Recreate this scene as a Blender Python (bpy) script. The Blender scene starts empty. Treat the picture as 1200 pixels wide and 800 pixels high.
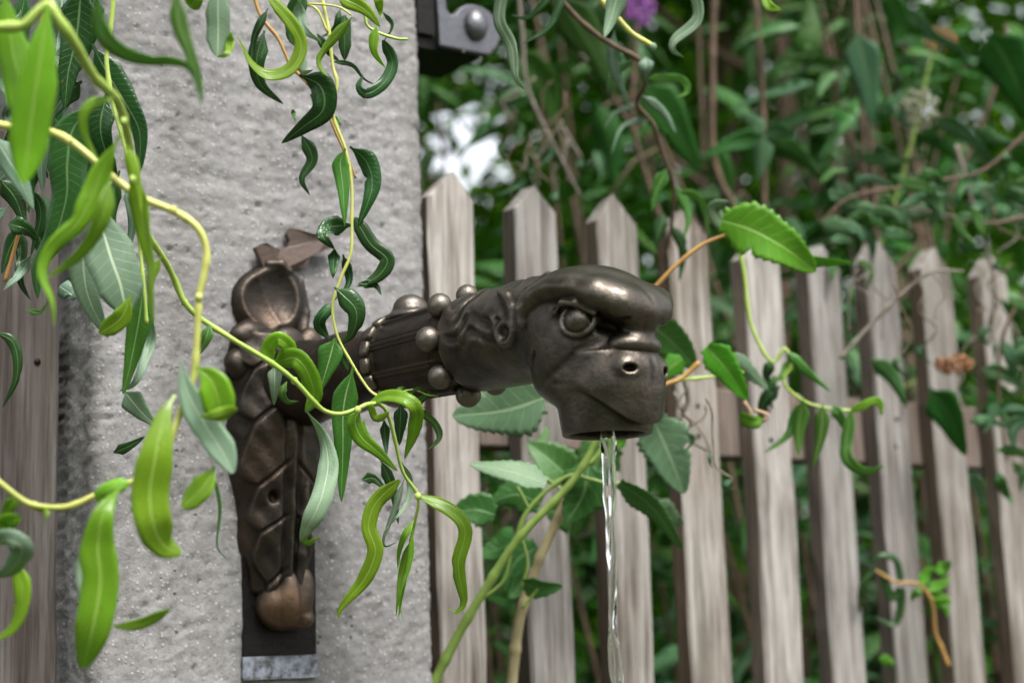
import bpy, math, random
import numpy as np
from mathutils import Vector, Matrix
random.seed(7)
rng = np.random.default_rng(11)
sc = bpy.context.scene
COL = sc.collection
R_ = math.radians

# ------------------------------------------------------------------ camera
FPX = 2000.0                      # 60 mm on a 36 mm sensor, measured over a 1200 px wide picture
PITCH, ROLL = R_(9.93), R_(1.93)
C = np.array([0.0, 0.0, 1.1])
FW = np.array([0, math.cos(PITCH), math.sin(PITCH)])
_R0 = np.array([1.0, 0, 0]); _U0 = np.array([0, -math.sin(PITCH), math.cos(PITCH)])
UP = _U0*math.cos(ROLL) + _R0*math.sin(ROLL)
RT = _R0*math.cos(ROLL) - _U0*math.sin(ROLL)
cam_d = bpy.data.cameras.new('camera'); cam = bpy.data.objects.new('camera', cam_d); COL.objects.link(cam)
cam_d.lens = 60; cam_d.sensor_width = 36; cam_d.clip_start = 0.05; cam_d.clip_end = 1000
cam.matrix_world = Matrix(((RT[0], UP[0], -FW[0], C[0]), (RT[1], UP[1], -FW[1], C[1]), (RT[2], UP[2], -FW[2], C[2]), (0, 0, 0, 1)))
cam_d.dof.use_dof = True; cam_d.dof.focus_distance = 1.41; cam_d.dof.aperture_fstop = 4.0
sc.camera = cam

# ------------------------------------------------------------------ sky, sun, exposure
SUN_EL, SUN_AZ = R_(58), R_(150)          # azimuth clockwise from +Y: high, over the viewer's right shoulder
w = bpy.data.worlds.new('World'); sc.world = w; w.use_nodes = True
wn = w.node_tree; bg = wn.nodes['Background']
sky = wn.nodes.new('ShaderNodeTexSky'); sky.sky_type = 'NISHITA'; sky.sun_disc = False
sky.sun_elevation = SUN_EL; sky.sun_rotation = SUN_AZ; sky.air_density = 1.0; sky.dust_density = 4.0; sky.ozone_density = 1.0
hs = wn.nodes.new('ShaderNodeHueSaturation'); hs.inputs['Saturation'].default_value = 0.22   # overcast: a nearly colourless sky
wn.links.new(sky.outputs[0], hs.inputs['Color']); wn.links.new(hs.outputs[0], bg.inputs[0]); bg.inputs[1].default_value = 0.15
sd = bpy.data.lights.new('sun', 'SUN'); so = bpy.data.objects.new('sun', sd); COL.objects.link(so)
sd.energy = 1.5; sd.angle = R_(12); sd.color = (1.0, 0.96, 0.9)
sdir = Vector((math.sin(SUN_AZ)*math.cos(SUN_EL), math.cos(SUN_AZ)*math.cos(SUN_EL), math.sin(SUN_EL)))
so.rotation_euler = (-sdir).to_track_quat('-Z', 'Y').to_euler()
vs = sc.view_settings; vs.view_transform = 'Standard'; vs.look = 'None'; vs.gamma = 1.0; vs.exposure = 1.5
sc.cycles.max_bounces = 10; sc.cycles.transmission_bounces = 8; sc.cycles.transparent_max_bounces = 8
sc.cycles.caustics_reflective = False; sc.cycles.caustics_refractive = False
sc.cycles.use_denoising = True

# ------------------------------------------------------------------ measuring helpers
def ray(x, y): return FW + (x-600)/FPX*RT - (y-400)/FPX*UP
def P(x, y, z): return C + ray(x, y)*z                 # point at a depth z along the viewing axis
ANG = R_(54.7)
FU = np.array([math.sin(ANG), math.cos(ANG), 0]); FN = np.array([math.cos(ANG), -math.sin(ANG), 0])   # along the fence / out of it
FO = P(535, 400, 1.85)
def hit(x, y, off, nn=FN, o=FO):
    d = ray(x, y); return C + d*(((o-C)@nn + off)/(d@nn))

# ------------------------------------------------------------------ object helpers
def mesh(name, V, Fc, mat=None, uv=None, smooth=True, mats=None, midx=None):
    me = bpy.data.meshes.new(name)
    V = np.asarray(V, dtype=np.float32)
    Fl = Fc.tolist() if isinstance(Fc, np.ndarray) else Fc
    me.from_pydata(V.tolist(), [], Fl)
    for m in (mats or ([mat] if mat else [])): me.materials.append(m)
    if midx is not None: me.polygons.foreach_set('material_index', np.asarray(midx, dtype=np.int32))
    if smooth: me.polygons.foreach_set('use_smooth', np.ones(len(me.polygons), dtype=bool))
    if uv is not None:
        l = me.uv_layers.new(name='UVMap'); li = np.zeros(len(me.loops), dtype=np.int32)
        me.loops.foreach_get('vertex_index', li)
        l.data.foreach_set('uv', np.asarray(uv, dtype=np.float32)[li].ravel())
    me.update(); return me
def link(name, me, parent=None, loc=None):
    o = bpy.data.objects.new(name, me); COL.objects.link(o)
    if parent: o.parent = parent
    if loc is not None: o.location = Vector([float(a) for a in loc])
    return o
WPOS = {}
def thing(name, loc, label, cat, group=None):
    o = link(name, None, None, loc); o.empty_display_size = .05
    tag(o, label, cat, group); WPOS[o.name] = np.array(loc, dtype=float); return o
def tag(o, label, cat, group=None, kind=None):
    o['label'] = label
    if cat: o['category'] = cat
    if group: o['group'] = group
    if kind: o['kind'] = kind
def part(name, V, Fc, mat, root, origin=None, **k):
    """a part built in world coordinates; its own origin is put at `origin`"""
    V = np.asarray(V, dtype=float); origin = V.mean(0) if origin is None else np.asarray(origin, dtype=float)
    rp = WPOS.get(root.name, np.zeros(3)) if root else np.zeros(3)
    o = link(name, mesh(name, V-origin, Fc, mat, **k), root, origin-rp)
    WPOS[o.name] = origin; return o

def cat_rom(pts, n):
    pts = np.asarray(pts, dtype=float)
    if len(pts) == 2: return pts[0] + np.linspace(0, 1, n)[:, None]*(pts[1]-pts[0])
    d = np.r_[0, np.cumsum(np.linalg.norm(np.diff(pts, axis=0), axis=1)+1e-9)]
    Q = np.vstack([2*pts[0]-pts[1], pts, 2*pts[-1]-pts[-2]])
    t = np.linspace(0, d[-1], n); i = np.clip(np.searchsorted(d, t, side='right')-1, 0, len(pts)-2)
    s = ((t-d[i])/(d[i+1]-d[i]))[:, None]
    p0, p1, p2, p3 = Q[i], Q[i+1], Q[i+2], Q[i+3]
    return .5*((2*p1)+(-p0+p2)*s+(2*p0-5*p1+4*p2-p3)*s**2+(-p0+3*p1-3*p2+p3)*s**3)
def nrm(v): return v/(np.linalg.norm(v, axis=-1, keepdims=True)+1e-12)
def tube(pts, rad, sides=8, lump=0.0):
    pts = np.asarray(pts, dtype=float); n = len(pts)
    rad = np.broadcast_to(np.asarray(rad, dtype=float), (n,))*(1+lump*rng.standard_normal(n))
    T = nrm(np.gradient(pts, axis=0)); a = np.array([.31, .95, .1])
    V = []
    N = nrm(np.cross(T[0], a))
    for i in range(n):
        N = nrm(N-(N@T[i])*T[i]); B = np.cross(T[i], N)
        th = np.arange(sides)*2*math.pi/sides
        V.append(pts[i]+rad[i]*(np.cos(th)[:, None]*N+np.sin(th)[:, None]*B))
    V = np.vstack(V+[pts[:1], pts[-1:]])
    F = []
    for i in range(n-1):
        for j in range(sides):
            k = (j+1) % sides; F.append((i*sides+j, i*sides+k, (i+1)*sides+k, (i+1)*sides+j))
    for j in range(sides):
        k = (j+1) % sides; F.append((n*sides, k, j)); F.append((n*sides+1, (n-1)*sides+j, (n-1)*sides+k))
    return V, F
def join(parts):
    Vs, Fs, o = [], [], 0
    for V, F in parts:
        Vs.append(np.asarray(V)); Fs += [tuple(i+o for i in f) for f in F]; o += len(V)
    return np.vstack(Vs), Fs
def noise2(x, y, seed=0, octs=4, gain=.5):
    out = np.zeros(np.broadcast(x, y).shape); amp = 1.0; r = np.random.default_rng(seed)
    T = r.random((256, 256))
    for k in range(octs):
        xi = np.floor(x).astype(int); yi = np.floor(y).astype(int); fx = x-xi; fy = y-yi
        fx = fx*fx*(3-2*fx); fy = fy*fy*(3-2*fy)
        g = lambda a, b: T[(a+17*k) & 255, (b+31*k) & 255]
        out += amp*((g(xi, yi)*(1-fx)+g(xi+1, yi)*fx)*(1-fy)+(g(xi, yi+1)*(1-fx)+g(xi+1, yi+1)*fx)*fy-.5)
        x = x*2.03; y = y*2.03; amp *= gain
    return out

# ------------------------------------------------------------------ materials
class NT:
    def __init__(s, name):
        s.m = bpy.data.materials.new(name); s.m.use_nodes = True; s.t = s.m.node_tree; s.t.nodes.clear()
        s.out = s.t.nodes.new('ShaderNodeOutputMaterial')
    def n(s, typ, ins=None, **kw):
        nd = s.t.nodes.new('ShaderNode'+typ)
        for k, v in kw.items(): setattr(nd, k, v)
        for k, v in (ins or {}).items():
            if hasattr(v, 'is_output') or isinstance(v, bpy.types.NodeSocket): s.t.links.new(v, nd.inputs[k])
            else: nd.inputs[k].default_value = v
        return nd
    def noise(s, vec, scale, detail=4, rough=.55, dist=0.0):
        return s.n('TexNoise', {'Vector': vec, 'Scale': scale, 'Detail': detail, 'Roughness': rough, 'Distortion': dist}).outputs['Fac']
    def math(s, op, a, b=None, c=None, clamp=False):
        nd = s.n('Math', operation=op); nd.use_clamp = clamp
        for i, v in enumerate((a, b, c)):
            if v is None: continue
            if isinstance(v, bpy.types.NodeSocket): s.t.links.new(v, nd.inputs[i])
            else: nd.inputs[i].default_value = v
        return nd.outputs[0]
    def ramp(s, fac, stops):
        nd = s.n('ValToRGB', {'Fac': fac}); e = nd.color_ramp.elements
        while len(e) < len(stops): e.new(.5)
        for el, (p, c) in zip(e, stops):
            el.position = p; el.color = (c, c, c, 1) if isinstance(c, (int, float)) else (*c, 1)
        return nd.outputs[0]
    def mix(s, fac, a, b, blend='MIX'):
        nd = s.n('Mix', data_type='RGBA', blend_type=blend)
        for k, v in ((0, fac), (6, a), (7, b)):
            if isinstance(v, bpy.types.NodeSocket): s.t.links.new(v, nd.inputs[k])
            elif k == 0: nd.inputs[k].default_value = v
            else: nd.inputs[k].default_value = (*v, 1)
        return nd.outputs[2]
    def bump(s, h, strength, dist): return s.n('Bump', {'Height': h, 'Strength': strength, 'Distance': dist}).outputs[0]
    def surf(s, sh): s.t.links.new(sh, s.out.inputs['Surface']); return s.m
    def bsdf(s, **kw):
        nd = s.n('BsdfPrincipled')
        for k, v in kw.items():
            k = k.replace('_', ' ')
            if isinstance(v, bpy.types.NodeSocket): s.t.links.new(v, nd.inputs[k])
            else: nd.inputs[k].default_value = (*v, 1) if k == 'Base Color' else v
        return nd.outputs[0]
    def mapped(s, src, scale):
        return s.n('Mapping', {'Vector': src, 'Scale': scale}).outputs[0]
    def obj(s): return s.n('TexCoord').outputs['Object']
    def rnd(s): return s.n('ObjectInfo').outputs['Random']

def mat_leaf(name, top, vein, rough=.38, transl=.35, tcol=None, veins=.5, hue=.03, spec=.35):
    t = NT(name); uv = t.n('UVMap').outputs[0]; sp = t.n('SeparateXYZ', {0: uv})
    u = t.math('ABSOLUTE', t.math('SUBTRACT', sp.outputs[0], .5))
    rib = t.ramp(u, [(0.0, 1.0), (.022, .9), (.042, 0.0)])
    ph = t.math('SUBTRACT', t.math('MULTIPLY', sp.outputs[1], 5.0), t.math('MULTIPLY', u, 2.6))
    tri = t.math('ABSOLUTE', t.math('SUBTRACT', t.math('FRACT', ph), .5))
    sv = t.math('MULTIPLY', t.ramp(tri, [(0.0, 1.0), (.07, 0.0)]), veins)
    ob = t.obj(); ns = t.ramp(t.noise(ob, 30, 4, .6), [(.3, 0.0), (.7, 1.0)])
    rnd = t.rnd()
    c = t.mix(t.math('MULTIPLY', ns, .8), top, tuple(a*.58 for a in top))
    c = t.mix(t.ramp(t.noise(ob, 120, 2), [(.62, 0.0), (.8, .35)]), c, tuple(min(1, a*1.5+.01) for a in top))
    c = t.mix(t.ramp(t.noise(ob, 210, 2, .5), [(.70, 0.0), (.76, .75)]), c, (.16, .10, .03))
    hsv = t.n('HueSaturation', {'Hue': t.math('MULTIPLY_ADD', rnd, hue, .5-hue/2), 'Value': t.math('MULTIPLY_ADD', t.math('FRACT', t.math('MULTIPLY', rnd, 7.3)), .55, .72), 'Color': c})
    c = t.mix(t.math('MULTIPLY', t.math('MAXIMUM', rib, sv), .75), hsv.outputs[0], vein)
    hgt = t.math('SUBTRACT', t.math('MULTIPLY', ns, .3), t.math('MAXIMUM', rib, t.math('MULTIPLY', sv, .8)))
    bp = t.bump(hgt, .5, .0012)
    p = t.bsdf(Base_Color=c, Roughness=rough, Normal=bp, Specular_IOR_Level=spec)
    if transl:
        tr = t.n('BsdfTranslucent', {'Color': (*(tcol or top), 1) if tcol else c})
        p = t.n('MixShader', {0: transl, 1: p, 2: tr.outputs[0]}).outputs[0]
    return t.surf(p)
def mat_bark(name, a, b, scale=90, rough=.7, stretch=(1, 1, .25), bump=.4):
    t = NT(name); v = t.mapped(t.obj(), stretch); n1 = t.noise(v, scale, 5)
    c = t.ramp(n1, [(.3, a), (.7, b)])
    return t.surf(t.bsdf(Base_Color=c, Roughness=rough, Normal=t.bump(n1, bump, .002)))

M = {}
M['bright'] = mat_leaf('leaf_young_willow', (.245, .46, .028), (.46, .62, .16),   .30, .5, (.50, .74, .03), .25, .04, .5)
M['mid'] = mat_leaf('leaf_willow', (.075, .21, .030), (.34, .48, .20), .30, .32, (.20, .46, .03), .3)
M['dark'] = mat_leaf('leaf_old_willow', (.022, .082, .018), (.13, .24, .09), .26, .18, (.08, .22, .02), .25)
M['pale'] = mat_leaf('leaf_underside', (.235, .355, .235), (.55, .66, .46), .45, .30, (.30, .55, .12), .35)
M['paledark'] = mat_leaf('leaf_underside_old', (.135, .225, .155), (.42, .53, .36), .45, .2, (.2, .4, .1), .35)
M['vine'] = mat_leaf('leaf_vine', (.10, .31, .018), (.30, .50, .10), .42, .40, (.28, .60, .03), .7)
M['cane'] = mat_leaf('leaf_cane', (.055, .170, .035), (.16, .30, .12), .42, .25, (.12, .30, .04), .7)
M['canepale'] = mat_leaf('leaf_cane_underside', (.15, .26, .14), (.30, .42, .24), .5, .3, (.2, .4, .1), .7)
M['bush'] = mat_leaf('leaf_bush', (.031, .108, .016), (.09, .20, .05), .5, .34, (.13, .36, .02), .5, .06, .22)
M['bushgrey'] = mat_leaf('leaf_bush_grey', (.060, .150, .065), (.15, .26, .12), .52, .26, (.14, .32, .06), .4, .05, .25)
M['hedge'] = mat_leaf('leaf_hedge', (.060, .170, .016), (.10, .22, .03), .5, .42, (.24, .52, .02), .2, .08, .2)
M['twig_yellow'] = mat_bark('bark_yellow_twig', (.30, .34, .06), (.50, .50, .14), 38, .42, bump=.15)
M['twig_green'] = mat_bark('bark_green_twig', (.24, .36, .05), (.38, .50, .11), 38, .4, bump=.15)
M['twig_orange'] = mat_bark('bark_orange_twig', (.28, .14, .035), (.42, .26, .07), 60, .5, bump=.2)
M['twig_brown'] = mat_bark('bark_brown_twig', (.055, .034, .021), (.13, .082, .048), 70)
M['twig_dry'] = mat_bark('bark_dry_twig', (.085, .072, .055), (.20, .175, .14), 80)
M['cane_green'] = mat_bark('bark_green_cane', (.13, .20, .04), (.20, .30, .06), 50, .5, bump=.2)
M['cane_brown'] = mat_bark('bark_tan_cane', (.19, .16, .085), (.32, .27, .15), 50, .6, bump=.25)
def mat_plain(name, a, b, scale, rough=.8, bump=.3):
    t = NT(name); n1 = t.noise(t.obj(), scale, 4)
    return t.surf(t.bsdf(Base_Color=t.ramp(n1, [(.3, a), (.7, b)]), Roughness=rough, Normal=t.bump(n1, bump, .002)))
M['purple'] = mat_plain('petal_purple', (.20, .05, .28), (.36, .12, .44), 300)
M['seed'] = mat_plain('seed_grey_green', (.11, .12, .07), (.24, .24, .16), 300)
M['rust_seed'] = mat_plain('seed_rust', (.16, .07, .03), (.30, .14, .06), 300)
M['dryleaf'] = mat_plain('leaf_dry', (.28, .17, .09), (.46, .31, .20), 90)

# concrete: rough grey cement with pale and dark grains and a board-marked upper half
t = NT('concrete'); ob = t.obj()
nb = t.noise(ob, 5, 5, .6); nm = t.noise(ob, 42, 5, .65); nf = t.noise(ob, 260, 4, .7)
stn = t.noise(t.mapped(ob, (1, 1, 3.5)), 9, 6, .65, .6)
c = t.ramp(t.math('ADD', t.math('MULTIPLY', nb, .45), t.math('MULTIPLY', nm, .55)), [(.33, (.125, .121, .122)), (.52, (.212, .207, .208)), (.70, (.29, .283, .282))])
c = t.mix(t.ramp(nf, [(.33, .75), (.48, 0.0)]), c, (.11, .105, .11))
vo = t.n('TexVoronoi', {'Vector': ob, 'Scale': 210.0, 'Randomness': 1.0})
grain = t.math('MULTIPLY', t.ramp(vo.outputs['Distance'], [(.22, 1.0), (.34, 0.0)]), t.ramp(t.n('SeparateColor', {0: vo.outputs['Color']}).outputs[0], [(.62, 0.0), (.68, 1.0)]))
c = t.mix(t.math('MULTIPLY', grain, .5), c, (.46, .45, .44))
vo2 = t.n('TexVoronoi', {'Vector': ob, 'Scale': 95.0})
pit = t.math('MULTIPLY', t.ramp(vo2.outputs['Distance'], [(.08, 1.0), (.18, 0.0)]), t.ramp(t.n('SeparateColor', {0: vo2.outputs['Color']}).outputs[1], [(.80, 0.0), (.84, 1.0)]))
c = t.mix(t.math('MULTIPLY', pit, .8), c, (.06, .058, .06))
c = t.mix(t.ramp(stn, [(.58, 0.0), (.76, .4)]), c, (.15, .142, .13))
vst = t.noise(t.mapped(ob, (1, 1, .12)), 11, 5, .65, .3)
c = t.mix(t.ramp(vst, [(.50, 0.0), (.70, .5)]), c, (.115, .105, .092))
c = t.mix(t.ramp(t.noise(ob, 2.3, 5, .6), [(.52, 0.0), (.68, .35)]), c, (.30, .295, .285))
h = t.math('ADD', t.math('ADD', t.math('MULTIPLY', nm, .5), t.math('MULTIPLY', nf, .5)), t.math('SUBTRACT', t.math('MULTIPLY', grain, .25), t.math('MULTIPLY', pit, .9)))
h = t.math('ADD', h, t.math('MULTIPLY', stn, .45))
M['concrete'] = t.surf(t.bsdf(Base_Color=c, Roughness=.92, Normal=t.bump(h, .7, .003), Specular_IOR_Level=.3))

# weathered picket wood: grain along the length, silver grey over brown
def mat_wood(name, silver, mid, brown, dirt=.5):
    t = NT(name); ob = t.obj(); rnd = t.rnd()
    off = t.n('VectorMath', {0: ob, 1: t.n('CombineXYZ', {0: t.math('MULTIPLY', rnd, 9.0), 1: t.math('MULTIPLY', rnd, 5.0), 2: t.math('MULTIPLY', rnd, 3.0)}).outputs[0]}, operation='ADD').outputs[0]
    g1 = t.noise(t.mapped(off, (1, 1, .045)), 120, 5, .6, .4); g2 = t.noise(t.mapped(off, (1, 1, .03)), 420, 3, .6)
    bl = t.noise(t.mapped(off, (1, 1, .35)), 14, 5, .6)
    f = t.math('ADD', t.math('MULTIPLY', g1, .6), t.math('MULTIPLY', bl, .4))
    c = t.ramp(f, [(.36, brown), (.48, mid), (.62, silver)])
    c = t.mix(t.ramp(g2, [(.36, .45), (.5, 0.0)]), c, tuple(a*.4 for a in brown))
    kv = t.n('TexVoronoi', {'Vector': t.mapped(off, (1, 1, .6)), 'Scale': 7.0}); kn = t.ramp(kv.outputs['Distance'], [(.05, 1.0), (.10, 0.0)])
    c = t.mix(t.math('MULTIPLY', kn, .6), c, tuple(a*.45 for a in brown))
    st_ = t.ramp(t.noise(t.mapped(off, (1, 1, .12)), 22, 4, .6), [(.50, 0.0), (.70, .65)])
    c = t.mix(st_, c, (.075, .07, .055))
    hsv = t.n('HueSaturation', {'Value': t.math('MULTIPLY_ADD', rnd, .45, .8), 'Saturation': t.math('MULTIPLY_ADD', t.math('FRACT', t.math('MULTIPLY', rnd, 5.7)), .5, .75), 'Color': c})
    h = t.math('ADD', t.math('MULTIPLY', g1, 1.0), t.math('MULTIPLY', g2, .6))
    return t.surf(t.bsdf(Base_Color=hsv.outputs[0], Roughness=.85, Normal=t.bump(h, .6, .003), Specular_IOR_Level=.25))
M['wood'] = mat_wood('weathered_wood', (.315, .298, .280), (.200, .180, .163), (.075, .058, .046))
M['woodbrown'] = mat_wood('brown_board_wood', (.135, .12, .11), (.082, .064, .056), (.038, .027, .022))
M['woodside'] = mat_wood('picket_side_brown', (.15, .115, .09), (.10, .075, .056), (.055, .04, .028))  # darker brown for the narrow side faces of the pickets
M['railwood'] = mat_wood('rail_wood', (.16, .125, .105), (.11, .08, .066), (.06, .042, .034))

# old bronze: metal with a dark patina, bare where it stands proud
def mat_bronze(name, bare, patina, rough=(.30, .5), wear=.5, rust=0.0):
    t = NT(name); ob = t.obj(); n1 = t.noise(ob, 26, 5, .6); n2 = t.noise(ob, 170, 4, .65); n3 = t.noise(ob, 9, 3)
    pt = t.n('NewGeometry').outputs['Pointiness']
    pr = t.ramp(pt, [(.485, 0.0), (.54, 1.0)])
    m = t.math('ADD', t.math('MULTIPLY', pr, wear), t.math('MULTIPLY', t.math('SUBTRACT', n1, .5), 1.2), clamp=True)
    c = t.mix(m, patina, bare)
    c = t.mix(t.ramp(n2, [(.55, 0.0), (.75, .5)]), c, tuple(a*.35 for a in patina))
    if rust: c = t.mix(t.math('MULTIPLY', t.ramp(n3, [(.5, 0.0), (.62, 1.0)]), rust), c, (.17, .085, .04))
    h = t.math('ADD', t.math('MULTIPLY', n1, .45), t.math('MULTIPLY', n2, .6))
    met = t.math('MULTIPLY_ADD', m, .15, .82)
    rg = t.math('MULTIPLY_ADD', n2, rough[1]-rough[0], rough[0])
    return t.surf(t.bsdf(Base_Color=c, Metallic=met, Roughness=rg, Normal=t.bump(h, .5, .0024)))
M['bronze'] = mat_bronze('old_bronze', (.215, .187, .155), (.034, .028, .023), (.28, .46), .6)
M['bronze_worn'] = mat_bronze('worn_bronze', (.25, .225, .20), (.07, .06, .052), (.32, .5), .55)
M['bronze_bead'] = mat_bronze('bead_bronze', (.21, .185, .16), (.055, .047, .04), (.36, .55), .5)
M['bronze_dark'] = mat_bronze('dark_bronze', (.10, .082, .066), (.022, .018, .015), (.36, .55), .7, .10)
M['bronze_rust'] = mat_bronze('rusty_bronze', (.20, .155, .12), (.05, .038, .03), (.38, .55), .7, .4)
M['bronze_scrap'] = mat_bronze('brown_scrap_metal', (.24, .19, .17), (.16, .125, .112), (.5, .7), .3, .2)
M['iron'] = mat_bronze('painted_iron', (.17, .17, .185), (.10, .10, .112), (.38, .5), .5)
M['iron_black'] = mat_bronze('black_iron', (.03, .027, .026), (.014, .012, .012), (.45, .6), .4)
t = NT('grey_flaked_paint'); ob = t.obj(); n1 = t.noise(ob, 60, 5, .7)
M['flaked'] = t.surf(t.bsdf(Base_Color=t.ramp(n1, [(.42, (.045, .042, .042)), (.52, (.16, .175, .215)), (.68, (.30, .32, .37))]), Roughness=.7, Normal=t.bump(n1, .5, .002)))
t = NT('water'); M['water'] = t.surf(t.bsdf(Base_Color=(1, 1, 1), Roughness=.02, IOR=1.33, Transmission_Weight=1.0))
t = NT('soil'); ob = t.obj(); n1 = t.noise(ob, 3, 8, .7); n2 = t.noise(ob, 60, 4)
M['soil'] = t.surf(t.bsdf(Base_Color=t.ramp(t.math('ADD', t.math('MULTIPLY', n1, .6), t.math('MULTIPLY', n2, .4)), [(.35, (.035, .035, .02)), (.5, (.07, .065, .04)), (.65, (.06, .09, .03))]), Roughness=.95, Normal=t.bump(n2, .6, .01)))

# ================================================================== setting
g = 60
gx, gy = np.meshgrid(np.r_[-150, -40, np.linspace(-8, 8, 41), 40, 150], np.r_[-150, -40, np.linspace(-6, 10, 41), 40, 150], indexing='ij')
gz = noise2(gx*.9, gy*.9, 5, 4)*.05*(np.abs(gx) < 9)*(np.abs(gy) < 11)
nx_, ny_ = gx.shape; gi = np.arange(nx_*ny_).reshape(nx_, ny_)
gf = np.stack([gi[:-1, :-1], gi[1:, :-1], gi[1:, 1:], gi[:-1, 1:]], -1).reshape(-1, 4)
gr = link('ground', mesh('ground', np.stack([gx, gy, gz], -1).reshape(-1, 3), gf, M['soil']))
gr['kind'] = 'structure'; gr['label'] = 'bare soil and weeds under the garden fence'

# ------------------------------------------------------------------ concrete pillar
UL, UR, NF, NB = -.430, -.076, .06, -.29
def pillar():
    cr = .010; fine = .0028
    path = []                                        # (u, n, normal_u, normal_n)
    for nn in np.r_[np.linspace(NB, -.02, 8)[:-1], np.arange(-.02, NF-.016, .004)]: path.append((UL, nn, -1, 0))
    for a in np.linspace(180, 90, 7): path.append((UL+.016+.016*math.cos(R_(a)), NF-.016+.016*math.sin(R_(a)), math.cos(R_(a)), math.sin(R_(a))))
    for uu in np.arange(UL+.016+fine, UR-cr, fine): path.append((uu, NF, 0, 1))
    for a in np.linspace(90, 0, 6): path.append((UR-cr+cr*math.cos(R_(a)), NF-cr+cr*math.sin(R_(a)), math.cos(R_(a)), math.sin(R_(a))))
    for nn in np.r_[np.arange(NF-cr-.004, -.02, -.004), np.linspace(-.02, NB, 8)]: path.append((UR, nn, 1, 0))
    path = np.array(path)
    zs = np.r_[np.linspace(-.1, 1.0, 12)[:-1], np.arange(1.0, 1.86, .0028), np.linspace(1.86, 2.25, 8)]
    s = np.r_[0, np.cumsum(np.hypot(*np.diff(path[:, :2], axis=0).T))]
    S, Z = np.meshgrid(s, zs, indexing='ij')
    d = noise2(S*14, Z*14, 1, 3)*.003 + noise2(S*170, Z*190, 2, 4, .65)*.0017
    lay = noise2(S*14, Z*75, 3, 4, .6)*.0015*np.clip((Z-1.25)/.25, 0.1, 1)      # board-marked, layered upper half
    pits = np.clip(noise2(S*190, Z*190, 4, 2)-.40, 0, 1)*-.015
    d = d+lay+pits
    edge = np.exp(-((S-s[-18])/.014)**2); d -= np.abs(noise2(S*30, Z*55, 6, 4, .6))*.012*edge      # chipped right corner
    U = path[:, 0][:, None]+path[:, 2][:, None]*d; N = path[:, 1][:, None]+path[:, 3][:, None]*d
    V = FO[None, None]*np.array([1, 1, 0])+U[..., None]*FU+N[..., None]*FN+Z[..., None]*np.array([0, 0, 1.])
    a, b = S.shape; I = np.arange(a*b).reshape(a, b)
    F = np.stack([I[:-1, :-1], I[1:, :-1], I[1:, 1:], I[:-1, 1:]], -1).reshape(-1, 4).tolist()
    F.append(I[:, -1].tolist()); F.append(I[::-1, 0].tolist()); F.append([I[0, 0], I[0, -1], I[-1, -1], I[-1, 0]][::1])
    F += [[int(I[-1, j]), int(I[0, j]), int(I[0, j+1]), int(I[-1, j+1])] for j in range(0)]
    return V.reshape(-1, 3), F
V, F = pillar()
base = FO*np.array([1, 1, 0])+FU*(UL+UR)/2
pl = link('concrete_pillar', mesh('concrete_pillar', V-base, F, M['concrete']), None, base)
tag(pl, 'rough grey concrete pillar carrying the bronze spout, chipped along its edge', 'pillar')

# ------------------------------------------------------------------ picket fence
FB = FO*np.array([1, 1, 0])
fence = thing('picket_fence', FB, 'weathered grey wooden picket fence with pointed tops behind the pillar', 'fence')
def picket(uc, top, wd=.070, th=.040, seed=0):
    r = np.random.default_rng(seed); w2, t2, ch = wd/2, th/2, .0028
    ring = [(-w2+ch, t2), (w2-ch, t2), (w2, t2-ch), (w2, -t2+ch), (w2-ch, -t2), (-w2+ch, -t2), (-w2, -t2+ch), (-w2, t2-ch)]
    zs = np.r_[.04, np.linspace(.9, top-.031, 14)]
    bow, bw2 = r.normal(0, .0035), r.normal(0, .002); lean = r.normal(0, .003)
    V = []
    for z in zs:
        k = (z-.9)/.7; du = bow*math.sin(k*2.4)+lean*k; dn = bw2*math.sin(k*3+1)
        for (a, b) in ring: V.append((a+du+r.normal(0, .0005), b+dn+r.normal(0, .0005), z))
    ax_ = r.normal(0, .0035)
    for s_ in (1, -1): V.append((du+ax_, s_*(t2-.001)+dn, top+r.normal(0, .0015)))
    n = len(zs); F = []
    for i in range(n-1):
        for j in range(8): k = (j+1) % 8; F.append((i*8+k, i*8+j, (i+1)*8+j, (i+1)*8+k))
    b = (n-1)*8; A, B = n*8, n*8+1
    F += [(b+1, b, A), (b+2, b+1, A), (b+3, b+2, A, B), (b+4, b+3, B), (b+5, b+4, B), (b+6, b+5, B), (b+7, b+6, B, A), (b, b+7, A), tuple(range(8))]
    V = np.array(V); W = FU*V[:, :1]+FN*(V[:, 1:2]-t2)+np.array([0, 0, 1.])*V[:, 2:]
    return W, F
TOPS = {0: 1.611, 1: 1.612, 2: 1.611, 3: 1.611, 4: 1.589, 5: 1.590, 6: 1.606, 7: 1.608, 8: 1.610, 9: 1.612, 10: 1.61, -4: 1.615, -5: 1.62, -6: 1.61}
rail_z0 = hit(862, 536, -.03)[2]
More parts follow.
